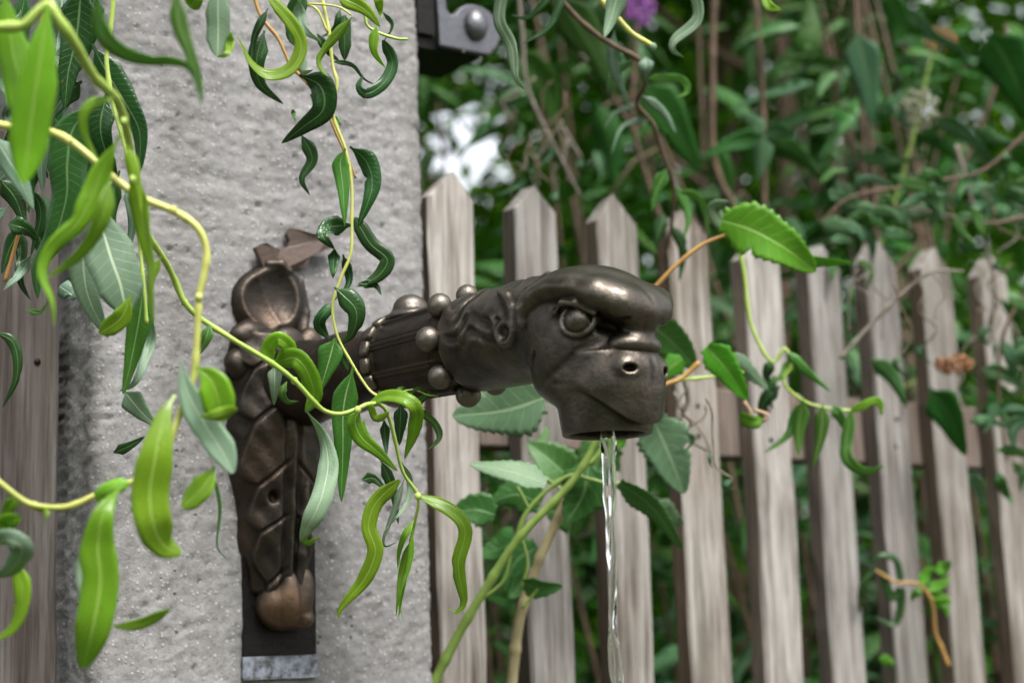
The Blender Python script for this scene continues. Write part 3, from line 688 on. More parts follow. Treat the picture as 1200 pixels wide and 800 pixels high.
# ------------------------------------------------------------------ corkscrew willow, nearest branch (long twig crossing the pillar)
b1 = thing('willow_branch', P(60, -40, 1.08), 'yellow-green willow branch trailing across the pillar and under the spout neck', 'branch', 'hanging willow branches')
stem(b1, [(-30, 36), (0, 31), (27, 29), (44, 14), (58, 5), (66, 20), (88, 51), (111, 91), (135, 115), (145, 142), (152, 172), (155, 210), (163, 245), (172, 273), (189, 300), (204, 327), (216, 354), (236, 376), (270, 397), (318, 425), (345, 446), (365, 468), (380, 482), (399, 486), (419, 480), (434, 474), (448, 476), (456, 490), (463, 516), (472, 552), (490, 581), (486, 611), (481, 634)],
     11, 'twig_green', np.r_[np.full(6, 1.06), np.linspace(1.07, 1.28, 9), np.linspace(1.30, 1.42, 18)], w_end=4)
leaf(b1, [(57, 6), (53, 30), (46, 80), (38, 130), (32, 180), (27, 214)], 50, 'b', 1.05, (8, -6), 'blunt', .10, .06, cs=7)
leaf(b1, [(4, -12), (12, 40), (22, 90), (30, 150)], 42, 'b', 1.07, (-15, 10), 'blunt', .1, .06, cs=7)
leaf(b1, [(113, -12), (117, 30), (133, 54), (160, 68), (203, 72), (226, 84), (237, 122)], 23, 'm', 1.05, (10, 40), 'lance')
leaf(b1, [(205, -14), (211, 30), (222, 60), (232, 90), (237, 122)], 20, 'm', 1.06, (-10, 30))
leaf(b1, [(141, 158), (122, 195), (105, 235), (88, 264), (58, 292), (49, 320), (61, 352), (63, 382)], 28, 'b', 1.10, (20, -50), 'lance', .2)
leaf(b1, [(130, 205), (122, 245), (110, 275), (88, 303), (55, 326)], 22, 'b', 1.09, (-30, 10))
leaf(b1, [(134, 114), (108, 122), (98, 138), (101, 162), (116, 190)], 15, 'b', 1.11, (30, 0))
leaf(b1, [(154, 192), (161, 225), (168, 262), (177, 310), (181, 380)], 24, 'b', 1.13, (10, 55), 'lance', .25)
leaf(b1, [(150, 170), (158, 205), (166, 250)], 16, 'b', 1.12, (-20, 20))
for (a, b) in ((145, 142), (155, 210), (216, 354), (345, 446), (419, 480), (490, 581)): node(b1, a, b, 1.10 if b < 220 else 1.36, 4.5, 'twig_green')
# sharp end of the twig
leaf(b1, [(318, 425), (314, 408), (326, 397), (339, 408), (330, 421), (317, 424)], 18, 'b', (1.36, 1.355, 1.35, 1.36, 1.37, 1.37), (20, -20), 'strap', .1, .1, .06)
leaf(b1, [(322, 428), (322, 448), (321, 475)], 17, 'p', 1.375, (0, 10), serr=.06)
leaf(b1, [(324, 424), (346, 419), (361, 436), (368, 464), (358, 483)], 24, 'b', (1.365, 1.355, 1.355, 1.36, 1.375), (15, 40), 'strap', .25, .1, .06)
leaf(b1, [(358, 480), (376, 506), (385, 540), (377, 582), (360, 618), (353, 634)], 27, 'p', 1.37, (40, -10), 'blunt', .12, .1, .06)
leaf(b1, [(353, 631), (362, 635), (374, 628)], 9, 'b', 1.368, (10, 30))
leaf(b1, [(336, 447), (330, 460), (337, 471), (350, 470)], 11, 'm', 1.40, (20, 40))
leaf(b1, [(432, 473), (452, 465), (474, 467), (487, 480), (485, 505), (474, 538)], 17, 'b', (1.38, 1.37, 1.36, 1.36, 1.37, 1.38), (-45, 30), 'strap', .2, .1, .06)
leaf(b1, [(424, 478), (416, 492), (424, 512), (444, 530), (466, 552)], 23, 'b', 1.37, (-10, 25), 'lance', .2, .1, .06)
leaf(b1, [(434, 474), (440, 490), (452, 486), (456, 482)], 9, 'b', 1.365, (30, 0), 'strap')
leaf(b1, [(468, 562), (441, 588), (432, 616), (440, 645), (427, 678), (401, 710), (396, 725)], 19, 'b', 1.38, (-15, 20), 'strap', .2, .1, .06)
leaf(b1, [(491, 581), (526, 597), (545, 621), (537, 662), (544, 703), (535, 717), (526, 713)], 17, 'b', 1.40, (-30, 40), 'strap', .2, .1, .06)
leaf(b1, [(485, 609), (470, 638), (466, 668)], 10, 'b', 1.40, (20, 50)); leaf(b1, [(483, 629), (471, 672), (464, 722)], 11, 'b', 1.40, (-20, 40))
leaf(b1, [(482, 634), (474, 680), (467, 724)], 9, 'b', 1.405, (30, 60)); leaf(b1, [(484, 620), (480, 660), (468, 700), (473, 728)], 8, 'b', 1.395, (0, 80))
leaf(b1, [(474, 560), (462, 598), (450, 630), (452, 640), (466, 634)], 9, 'p', 1.41, (20, 60)); leaf(b1, [(470, 540), (480, 560), (476, 590), (450, 622)], 8, 'p', 1.42, (30, 0))
leaf(b1, [(246, 380), (240, 400), (226, 425)], 16, 'm', 1.31, (20, 50)); leaf(b1, [(189, 300), (176, 330), (178, 372)], 13, 'b', 1.2, (0, 50))

# ------------------------------------------------------------------ second branch: yellow twig with large soft leaves at the lower left
b2 = thing('willow_branch', P(-30, 140, 1.16), 'thick yellow willow twig looping down with broad blurred leaves at lower left', 'branch', 'hanging willow branches')
stem(b2, [(-60, 130), (0, 146), (52, 153), (81, 165), (108, 186), (135, 209), (165, 231), (203, 246), (232, 268), (242, 294), (239, 321), (233, 348), (232, 375), (228, 435), (218, 465), (203, 508), (190, 545), (155, 564), (135, 568), (111, 581), (78, 594), (40, 592), (18, 580), (-20, 548)], 10, 'twig_yellow', np.r_[np.linspace(1.18, 1.16, 9), np.linspace(1.16, 1.14, 15)], w_end=7)
for (a, b) in ((81, 165), (203, 246), (233, 348), (228, 435), (40, 592)): node(b2, a, b, 1.155, 5, 'twig_yellow')
leaf(b2, [(205, 462), (193, 485), (183, 530), (176, 575), (180, 612), (192, 638), (212, 648)], 47, 'b', (1.13, 1.12, 1.11, 1.11, 1.11, 1.12, 1.13), (15, -10), 'blunt', .14, .06, cs=7)
leaf(b2, [(230, 430), (247, 444), (256, 466), (260, 494)], 42, 'b', 1.14, (25, 10), 'blunt', .2, .05, cs=7)
leaf(b2, [(234, 488), (254, 486), (278, 478)], 15, 'b', 1.135, (10, 20), 'blunt')
leaf(b2, [(212, 424), (220, 458), (241, 497), (262, 530), (273, 554)], 36, 'p', 1.15, (20, -10), 'blunt', .14, .05, cs=7)
leaf(b2, [(143, 567), (122, 600), (115, 640), (118, 680), (109, 735), (97, 782)], 46, 'b', (1.12, 1.10, 1.10, 1.10, 1.10, 1.11), (-12, 10), 'blunt', .15, .06, cs=7)
leaf(b2, [(128, 734), (162, 731), (199, 714)], 15, 'b', 1.13, (10, 30), 'blunt'); leaf(b2, [(252, 546), (238, 570), (213, 594)], 32, 'b', 1.15, (10, 20), 'blunt', cs=7)
leaf(b2, [(250, 552), (258, 595), (255, 640), (273, 659)], 5, 'm', 1.25, (0, 60)); leaf(b2, [(94, 645), (93, 700)], 12, 'p', 1.14, (0, 0))
leaf(b2, [(-14, 640), (8, 632), (26, 642), (16, 664), (-8, 678)], 26, 'p', (1.15, 1.13, 1.13, 1.14, 1.15), (40, -30), 'strap'); leaf(b2, [(18, 655), (27, 695), (18, 732), (-8, 752)], 22, 'b', 1.15, (30, 10))
leaf(b2, [(-10, 632), (6, 612), (26, 606)], 24, 'b', 1.15, (40, 20), 'strap'); leaf(b2, [(20, 580), (8, 600), (4, 622)], 16, 'b', 1.15)
leaf(b2, [(38, 593), (56, 600), (50, 610)], 8, 'b', 1.14)
leaf(b2, [(150, 565), (128, 572), (118, 582), (132, 588)], 18, 'b', 1.13, (30, 0), 'strap')

# ------------------------------------------------------------------ third branch: older dark leaves close to the pillar's left edge
b3 = thing('willow_branch', P(95, -40, 1.33), 'willow branch with broad dark veined leaves along the pillar left edge', 'branch', 'hanging willow branches')
stem(b3, [(137, -40), (133, 0), (130, 30), (125, 64), (127, 91), (133, 125), (142, 155), (150, 190), (158, 240), (165, 300), (170, 350), (172, 380)], 6, 'twig_green', 1.32, w_end=4)
stem(b3, [(60, -40), (48, 40), (44, 90), (40, 150), (30, 240), (6, 330)], 6, 'twig_orange', 1.42, name='side_stem')
leaf(b3, [(108, 52), (126, 85), (150, 125), (163, 152), (164, 185), (159, 210)], 36, 'd', 1.34, (10, 20), 'lance', .25, .08, .05, 7)
leaf(b3, [(96, -20), (90, 40), (80, 85), (76, 128)], 44, 'd', 1.36, (10, -15), 'lance', .2, .08, .05, 7)
leaf(b3, [(74, -10), (70, 30), (66, 60)], 34, 'pd', 1.40, (0, 10), cs=7); leaf(b3, [(112, -10), (104, 40), (92, 85)], 30, 'd', 1.38, (20, 10), cs=7)
leaf(b3, [(113, 120), (86, 150), (79, 190), (78, 230), (64, 278), (44, 312), (44, 350)], 48, 'd', 1.34, (-10, 20), 'lance', .2, .1, .05, 7)
leaf(b3, [(125, 110), (118, 150), (128, 190), (140, 220)], 34, 'd', 1.37, (10, 30), cs=7); leaf(b3, [(96, 95), (70, 120), (52, 150)], 26, 'd', 1.38, (0, 20), cs=7)
leaf(b3, [(112, 236), (120, 266), (130, 300), (142, 335), (148, 368)], 62, 'p', 1.28, (6, -10), 'blunt', .12, .05, .04, 7)
leaf(b3, [(153, 346), (142, 372), (116, 391)], 24, 'b', 1.275, (15, 0), 'blunt', cs=7); leaf(b3, [(96, 288), (103, 345), (127, 396)], 36, 'p', 1.30, (-10, 10), 'lance', .15, .06, .04, 7)
leaf(b3, [(168, 338), (162, 380), (152, 430), (144, 462)], 30, 'm', 1.33, (25, -25), 'lance', .3, .1, .06, 7)
leaf(b3, [(180, 372), (172, 415), (158, 448), (140, 458)], 16, 'p', 1.35, (30, 0)); leaf(b3, [(146, 458), (164, 480), (184, 500)], 28, 'p', 1.36, (0, 10), 'lance', serr=.05, cs=7)
leaf(b3, [(133, 530), (150, 523), (170, 511)], 13, 'd', 1.38, (0, 20)); leaf(b3, [(-6, 160), (18, 200), (39, 245)], 32, 'pd', 1.22, (10, 10), cs=7)
leaf(b3, [(10, 262), (30, 268), (46, 282)], 22, 'd', 1.40, (0, 30)); leaf(b3, [(0, 210), (18, 232), (30, 268)], 26, 'd', 1.41, (10, 20)); leaf(b3, [(36, 220), (48, 250), (36, 300)], 14, 'd', 1.42, (20, 0))
leaf(b3, [(36, 300), (24, 320), (4, 340)], 14, 'pd', 1.38, (0, 30)); leaf(b3, [(22, 300), (24, 330), (36, 352)], 10, 'd', 1.42); leaf(b3, [(-8, 388), (16, 402), (20, 440), (3, 478)], 14, 'd', 1.36, (20, -20))
leaf(b3, [(30, 362), (46, 366), (58, 352)], 7, 'm', 1.39); leaf(b3, [(0, 60), (20, 100), (10, 170)], 24, 'd', 1.44, (10, 0)); leaf(b3, [(70, 335), (84, 345), (80, 350)], 22, 'pd', 1.42, (0, 0), 'strap')
leaf(b3, [(30, -10), (22, 50), (40, 110)], 26, 'd', 1.45); leaf(b3, [(54, 60), (66, 120), (56, 180)], 24, 'd', 1.45, (10, 30)); leaf(b3, [(48, 150), (30, 200), (34, 250)], 20, 'd', 1.46)
leaf(b3, [(100, 130), (108, 190), (98, 250)], 24, 'd', 1.42, (20, -10)); leaf(b3, [(140, 200), (128, 260), (150, 330)], 20, 'd', 1.42); leaf(b3, [(148, 215), (156, 250), (150, 300)], 16, 'pd', 1.40)
rl_ = np.random.default_rng(33)
for _ in range(26):
    x, y = rl_.uniform(-5, 70), rl_.uniform(-10, 300); L_ = rl_.uniform(45, 85); dx = rl_.normal(0, 14)
    leaf(b3, [(x, y), (x+dx, y+L_*.5), (x+dx*rl_.uniform(-.5, 1.8), y+L_)], rl_.uniform(12, 26), 'd' if rl_.random() < .8 else 'pd', rl_.uniform(1.40, 1.475), (rl_.uniform(-40, 40), rl_.uniform(-40, 40)))
leaf(b3, [(255, -30), (256, 30), (255, 66)], 30, 'p', 1.26, (0, 5), 'blunt', serr=.04, cs=7); leaf(b3, [(271, 38), (267, 62), (254, 67)], 12, 'b', 1.258, (20, 0)); leaf(b3, [(236, -18), (228, 0), (224, 10)], 22, 'b', 1.26, (0, 20), 'blunt')

# ------------------------------------------------------------------ fourth branch: dark curled leaves hanging in front of the middle of the pillar
b4 = thing('willow_branch', P(330, -40, 1.50), 'thin willow twig with dark curled leaves hanging down the middle of the pillar', 'branch', 'hanging willow branches')
stem(b4, [(290, -40), (299, 0), (308, 24), (325, 44), (335, 64), (341, 79), (352, 89), (372, 112), (384, 133), (395, 159), (412, 196), (417, 209)], 5, 'twig_orange', 1.50, w_end=3)
stem(b4, [(374, -40), (378, 0), (385, 34), (390, 78), (395, 98), (390, 132), (405, 175), (412, 216), (412, 262), (411, 297), (399, 327), (390, 358), (395, 392), (412, 425), (432, 456), (446, 466)], 4.6, 'twig_yellow', np.linspace(1.50, 1.44, 16), name='side_stem', w_end=3.2)
stem(b4, [(384, 38), (372, 12), (360, 5), (395, 8), (412, 18)], 3, 'twig_yellow', 1.49, name='side_stem'); stem(b4, [(395, -10), (425, 14), (432, 32), (463, 45), (478, 46)], 4, 'twig_green', 1.46, name='side_stem')
for a in [([(312, -6), (341, 27), (353, 54), (341, 81), (314, 89), (294, 74), (277, 41)], 16, 'b', 1.45, (-20, 60), 'strap'), ([(314, 10), (298, 44), (294, 76)], 10, 'd', 1.49, (20, 0)), ([(310, 36), (301, 68), (305, 98), (332, 122)], 22, 'd', 1.50, (0, 30)),
          ([(360, -8), (346, 12), (340, 40), (348, 56)], 22, 'd', 1.50, (10, 0)), ([(350, 0), (354, 30), (376, 50)], 16, 'p', 1.49, (0, 30)), ([(352, 62), (355, 84), (367, 82)], 14, 'p', 1.50, (0, 40)), ([(351, 88), (376, 101), (379, 128), (356, 148), (330, 168)], 34, 'd', 1.48, (20, -20)),
          ([(352, 156), (366, 185), (354, 209), (363, 229)], 16, 'd', 1.49, (-10, 40)), ([(413, 20), (392, 44), (374, 68), (378, 84), (386, 90)], 13, 'b', 1.46, (10, -30)), ([(404, 18), (404, 72)], 15, 'd', 1.50, (0, 10), 'strap'), ([(393, -6), (426, 10), (446, 32)], 20, 'b', 1.45, (0, 10)),
          ([(441, 30), (438, 58), (452, 80)], 13, 'b', 1.455, (0, 40)), ([(449, 47), (460, 74), (449, 98), (429, 110), (420, 101), (426, 88)], 14, 'd', 1.48, (20, -30), 'strap'), ([(448, 14), (460, 30), (449, 50)], 6, 'd', 1.49, (0, 40)), ([(442, -8), (447, 22)], 12, 'b', 1.46),
          ([(386, 72), (412, 76), (426, 92), (440, 100)], 6, 'd', 1.49, (0, 40)), ([(372, 40), (384, 60), (400, 74)], 10, 'd', 1.50), ([(399, 10), (392, 34), (376, 44)], 8, 'd', 1.50, (20, 0)), ([(343, 128), (346, 142)], 6, 'm', 1.49), ([(391, 136), (400, 148)], 7, 'm', 1.49),
          ([(405, 174), (399, 190), (402, 220), (404, 265)], 20, 'm', 1.46, (10, -10)), ([(410, 172), (430, 190), (436, 220), (420, 265)], 26, 'd', 1.47, (20, -10)), ([(411, 264), (384, 266), (378, 276), (392, 292)], 24, 'd', 1.46, (0, 30)), ([(416, 255), (434, 285), (454, 304), (442, 324), (418, 336)], 18, 'd', 1.47, (-20, 30), 'strap'),
          ([(420, 332), (440, 334), (447, 346)], 11, 'd', 1.465, (0, 20)), ([(392, 292), (390, 326)], 15, 'd', 1.47, (0, 20)), ([(402, 298), (410, 330), (392, 352)], 13, 'd', 1.46, (10, 40)), ([(392, 336), (417, 362), (413, 390), (398, 404)], 27, 'd', 1.45, (15, -25)), ([(389, 356), (374, 378), (386, 398)], 14, 'd', 1.46, (20, 0), 'strap'),
          ([(393, 396), (384, 428), (374, 460)], 30, 'm', 1.45, (0, 10)), ([(396, 405), (408, 434)], 16, 'd', 1.46), ([(414, 430), (403, 475), (402, 525), (400, 588)], 30, 'm', 1.44, (5, -8)), ([(470, 474), (468, 522)], 18, 'd', 1.46), ([(450, 492), (453, 534)], 12, 'd', 1.46), ([(446, 538), (460, 572), (467, 614)], 14, 'd', 1.46, (0, 30)),
          ([(424, 562), (438, 560), (452, 574)], 14, 'd', 1.46), ([(503, 460), (489, 477), (510, 497), (514, 514), (500, 528)], 9, 'm', 1.44, (0, 50), 'strap'), ([(476, 466), (490, 455), (508, 462), (515, 466)], 4, 'm', 1.44, (0, 50), 'strap'), ([(463, 462), (472, 455), (480, 462)], 8, 'm', 1.45)]:
    leaf(b4, *a)
stem(b4, [(446, 466), (462, 462), (484, 456), (500, 462), (514, 464)], 2.5, 'twig_green', 1.44, name='tendril')

# ------------------------------------------------------------------ fifth branch: brown twig hanging behind the fence tops
b5 = thing('willow_branch', P(664, -40, 1.75), 'red-brown willow twig winding down above the pickets beside the purple flower', 'branch', 'hanging willow branches')
stem(b5, [(630, -40), (664, 8), (705, 45), (750, 71), (756, 98), (746, 120), (765, 146), (776, 180), (789, 218), (787, 262), (780, 300)], 7, 'twig_brown', np.linspace(1.75, 1.95, 11), w_end=4)
for a in [([(720, 36), (719, 75), (740, 130)], 15, 'pd', 1.8, (0, 40)), ([(757, 68), (757, 97)], 18, 'pd', 1.8), ([(760, 92), (798, 93), (805, 108), (793, 114)], 10, 'm', 1.82, (20, 30), 'strap'), ([(752, 112), (778, 132), (792, 156)], 12, 'pd', 1.84), ([(781, 198), (770, 222), (764, 248)], 18, 'm', 1.86), ([(793, 223), (820, 235), (831, 277)], 11, 'm', 1.86, (20, 40)),
          ([(762, 140), (730, 148), (716, 182)], 7, 'pd', 1.86), ([(752, 122), (722, 132), (708, 150)], 7, 'pd', 1.88), ([(777, 250), (768, 292)], 18, 'd', 1.9), ([(720, 50), (726, 90), (732, 120)], 12, 'd', 1.84), ([(742, 70), (716, 90), (712, 110)], 10, 'd', 1.84), ([(786, 262), (800, 290), (796, 330)], 14, 'd', 1.95), ([(790, 215), (806, 250), (802, 280)], 12, 'm', 1.92)]:
    leaf(b5, *a)
b6 = thing('willow_branch', P(700, -40, 1.55), 'short yellow willow twig tip with pale leaves at the picture top edge', 'branch', 'hanging willow branches')
stem(b6, [(660, -60), (690, -15), (705, 0), (724, 22), (742, 41), (766, 55)], 8, 'twig_yellow', 1.6, w_end=6); node(b6, 765, 55, 1.6, 5, 'pale')
for a in [([(592, -20), (585, 22), (600, 56), (604, 90), (616, 106)], 15, 'p', 1.55, (0, 40), 'strap'), ([(662, -14), (645, 30), (612, 52)], 11, 'd', 1.65, (20, 30)), ([(728, -20), (716, 22), (708, 44)], 25, 'p', 1.58, (0, 0)), ([(812, -20), (818, 22), (791, 47), (790, 60), (801, 67)], 15, 'p', 1.55, (20, 30), 'strap'), ([(896, -20), (900, 6), (916, 12)], 12, 'b', 1.6, (20, 0), 'strap'), ([(650, -10), (620, 20), (600, 18)], 10, 'd', 1.66)]:
    leaf(b6, *a)
stem(b6, [(690, -15), (640, -30), (592, -20)], 4, 'twig_yellow', (1.6, 1.57, 1.55), name='side_stem'); stem(b6, [(690, -15), (760, -40), (812, -20), (860, -45), (896, -20)], 4, 'twig_yellow', (1.6, 1.58, 1.55, 1.58, 1.6), name='side_stem')

# ------------------------------------------------------------------ cane with broad leaves below the spout
cn = thing('bramble_cane', P(510, 860, 1.70), 'green and tan canes with broad toothed leaves growing up below the spout', 'plant')
stem(cn, [(470, 900), (510, 797), (548, 725), (602, 640), (660, 575), (686, 540), (703, 505)], 13, 'cane_green', 1.72, w_end=8)
stem(cn, [(592, 900), (600, 795), (611, 717), (639, 638), (664, 585)], 16, 'cane_brown', 1.78, w_end=10, name='old_stem')
for pts, w_ in (([(602, 638), (620, 596), (664, 559), (694, 562)], 6), ([(620, 596), (606, 570)], 4), ([(680, 548), (700, 535), (720, 500)], 7), ([(660, 575), (640, 560)], 4), ([(611, 690), (618, 660), (612, 630)], 4), ([(560, 705), (590, 680), (600, 640)], 4), ([(690, 560), (712, 566), (730, 566)], 4), ([(612, 712), (630, 690)], 4)):
    stem(cn, pts, w_, 'cane_green', 1.74, name='leaf_stalk')
for a in [([(636, 466), (590, 480), (530, 487)], 62, 'pc', 1.70, (0, 10)), ([(640, 566), (600, 552), (550, 543)], 32, 'pc', 1.66, (30, 30)), ([(580, 602), (556, 596), (526, 603)], 36, 'c', 1.76), ([(634, 590), (606, 578), (576, 588)], 40, 'c', 1.78), ([(668, 560), (644, 538), (618, 518)], 44, 'c', 1.80), ([(690, 545), (684, 578), (664, 612)], 56, 'c', 1.76, (0, 15)), ([(720, 520), (700, 540), (690, 580)], 50, 'c', 1.80), ([(726, 565), (766, 596), (801, 644)], 27, 'c', 1.72, (25, 25)), ([(766, 490), (784, 530), (802, 578)], 54, 'pc', 1.80, (0, 0)), ([(764, 590), (784, 606), (802, 612)], 28, 'pc', 1.85),
          ([(612, 682), (634, 688), (660, 686)], 24, 'c', 1.74, (40, 30)), ([(616, 672), (606, 690), (596, 700)], 24, 'c', 1.80), ([(630, 640), (606, 656), (590, 690)], 40, 'c', 1.86), ([(610, 620), (590, 640), (560, 650)], 34, 'c', 1.88), ([(672, 600), (656, 600), (640, 596)], 40, 'c', 1.84), ([(640, 500), (620, 512), (606, 540)], 36, 'c', 1.90), ([(704, 506), (690, 490), (668, 478)], 30, 'v', 1.82), ([(716, 524), (726, 510), (730, 492)], 20, 'v', 1.82)]:
    k = a[4] if len(a) > 4 else (0, 12)
    leaf(cn, a[0], a[1]*1.22, a[2], a[3], k, 'broad', .16, .16, .10, 9)
stem(cn, [(636, 466), (655, 475), (690, 500), (700, 512)], 4, 'cane_green', 1.72, name='leaf_stalk')

# ------------------------------------------------------------------ vine on the fence
vn = thing('grape_vine', P(770, 335, 1.7), 'vine shoot with one large bright green toothed leaf in front of the pickets', 'plant')
stem(vn, [(700, 395), (740, 362), (770, 334), (790, 313), (822, 287), (858, 273)], 6, 'twig_orange', 1.75, w_end=4.5)
leaf(vn, [(846, 258), (880, 268), (920, 290), (956, 318)], 66, 'v', (1.74, 1.73, 1.73, 1.75), (-12, -4), 'broad', .1, .12, .09, 9, 'large_leaf')
leaf(vn, [(860, 272), (846, 262), (836, 244), (856, 236)], 18, 'pc', 1.752, (10, 30), 'strap', name='leaf')
leaf(vn, [(936, 308), (960, 306), (1002, 309)], 17, 'v', 1.77, (35, 30), 'lance', .1, .12, .1, 7)
stem(vn, [(740, 470), (780, 450), (798, 443), (820, 424)], 7, 'twig_orange', 1.76, name='side_stem'); stem(vn, [(790, 446), (836, 441), (872, 436)], 4, 'twig_green', 1.76, name='side_stem'); stem(vn, [(740, 362), (735, 420), (740, 470)], 6, 'twig_orange', 1.78, name='side_stem')
leaf(vn, [(828, 406), (850, 430), (876, 468)], 40, 'v', 1.76, (15, 10), 'broad', .2, .15, .1, 9)
leaf(vn, [(850, 418), (872, 430), (900, 456)], 24, 'pc', 1.79, (0, 0), 'broad', .2, .15, .1, 9)
leaf(vn, [(764, 380), (790, 402), (816, 432)], 52, 'c', 1.80, (10, 10), 'broad', .15, .1, .08, 9)
leaf(vn, [(800, 420), (784, 432), (772, 444)], 30, 'v', 1.78, (0, 20), 'broad', .2, .15, .1, 9); leaf(vn, [(640, 300), (626, 306), (612, 320)], 30, 'c', 1.95, (0, 0), 'broad', cs=7)
leaf(vn, [(866, 488), (884, 494), (896, 490)], 16, 'v', 1.78, (30, 0), 'strap'); 
for pts in ([(872, 470), (880, 486), (868, 496), (890, 500)], [(884, 480), (900, 486), (894, 494)]):
    stem(vn, pts, 5, 'dryleaf', 1.78, name='dry_tendril')

v2 = thing('willow_sprig', P(920, 408, 1.86), 'green willow sprig with hanging strap leaves in front of the middle pickets', 'branch', 'hanging willow branches')
stem(v2, [(862, 276), (872, 320), (880, 380), (904, 424), (919, 408), (928, 428), (918, 448), (940, 468), (962, 476), (1004, 481), (1026, 472), (1034, 486)], 5, 'twig_green', 1.86, w_end=3)
for a in [([(941, 468), (936, 500), (936, 534)], 20, 'm', 1.84), ([(964, 472), (962, 508), (953, 548)], 18, 'm', 1.84), ([(976, 476), (984, 488), (990, 504)], 15, 'm', 1.85), ([(997, 482), (991, 528), (1000, 545), (1016, 552), (1037, 545)], 14, 'm', 1.84, (0, 40), 'strap'), ([(920, 410), (945, 435), (974, 459)], 13, 'm', 1.86, (20, 20)), ([(932, 474), (924, 508), (895, 531)], 11, 'm', 1.86, (20, 20)),
          ([(905, 422), (898, 440), (904, 452)], 14, 'd', 1.87), ([(996, 482), (1016, 472), (1030, 470), (1034, 486)], 9, 'b', 1.85, (20, 0), 'strap'), ([(914, 452), (896, 470), (890, 500)], 18, 'd', 1.88), ([(908, 440), (900, 462), (906, 480)], 14, 'c', 1.88), ([(925, 420), (916, 440), (900, 450)], 10, 'm', 1.87)]:
    leaf(v2, *a)
v3 = thing('willow_sprig', P(1100, 800, 2.10), 'small curly willow sprig dangling on a picket at lower right', 'branch', 'hanging willow branches')
stem(v3, [(1112, 780), (1104, 760), (1096, 740), (1092, 705), (1076, 684), (1050, 682), (1026, 668)], 5, 'twig_orange', 2.12, w_end=3)
for a in [([(1024, 666), (1010, 688), (1006, 720)], 10, 'd', 2.12, (20, 20)), ([(1030, 664), (1046, 700), (1056, 690), (1050, 730), (1024, 722)], 10, 'd', 2.12, (0, 40), 'strap'), ([(1056, 684), (1050, 656), (1030, 650), (1018, 664)], 8, 'd', 2.14, (0, 40), 'strap'), ([(1080, 686), (1086, 670), (1098, 664)], 14, 'v', 2.1), ([(1088, 692), (1104, 684), (1114, 676)], 16, 'v', 2.1), ([(1092, 700), (1106, 700), (1116, 706)], 14, 'v', 2.1), ([(1080, 690), (1070, 698), (1068, 706)], 10, 'v', 2.1), ([(1094, 706), (1108, 712), (1110, 724)], 12, 'v', 2.1), ([(1096, 668), (1108, 664), (1114, 656)], 18, 'v', 2.14), ([(1030, 770), (1044, 776), (1046, 784)], 14, 'v', 2.14)]:
    leaf(v3, *a)

# ================================================================== behind the fence
def proto(name, kind, hw, bend, twist, seed, fold=.25):
    n = 9; t_ = np.linspace(0, 1, n); sp = np.stack([t_*0, t_, -bend*t_**2], -1)
    V, F, mi, uv = leaf_mesh(sp, hw, np.tile([0, 0, 1.], (n, 1)), -twist, twist, kind, fold, .15, 0, 3, .003, 'lance', False, seed)
    k = KIND[kind]; return mesh(name, V, F, uv=uv, mats=[M[k[0]], M[k[1]]], midx=mi)
PRO = {k: [proto('leaf', k, hw, b, tw, i) for i, (hw, b, tw) in enumerate([(.14, .15, 10), (.12, .35, -25), (.15, .5, 20), (.11, .2, 40), (.13, .65, -10)])] for k in ('s', 'g', 'c', 'm')}
def put_leaf(root, pos, d, nrm_, length, kind):
    d = nrm(np.asarray(d)); z = nrm_-(nrm_@d)*d; z = nrm(z); x = np.cross(d, z)
    o = bpy.data.objects.new('leaf', random.choice(PRO[kind])); COL.objects.link(o); o.parent = root
    p = pos-WPOS[root.name]; l = length
    o.matrix_local = Matrix(((x[0]*l, d[0]*l, z[0]*l, p[0]), (x[1]*l, d[1]*l, z[1]*l, p[1]), (x[2]*l, d[2]*l, z[2]*l, p[2]), (0, 0, 0, 1)))
def seed_head(root, px, py, z, r_px, mat, name, flat=1.0, n=150):
    c0 = P(px, py, z); r = r_px/FPX*z; parts = []
    for i in range(n):
        v = nrm(rng.standard_normal(3))*r*rng.uniform(.35, 1)**.6; v[2] *= flat
        s_ = r*rng.uniform(.05, .11); parts.append(ball(c0+v, (s_, s_, s_*1.4), None, 6))
    V, F = join(parts); part(name, V, F, M[mat], root, c0)

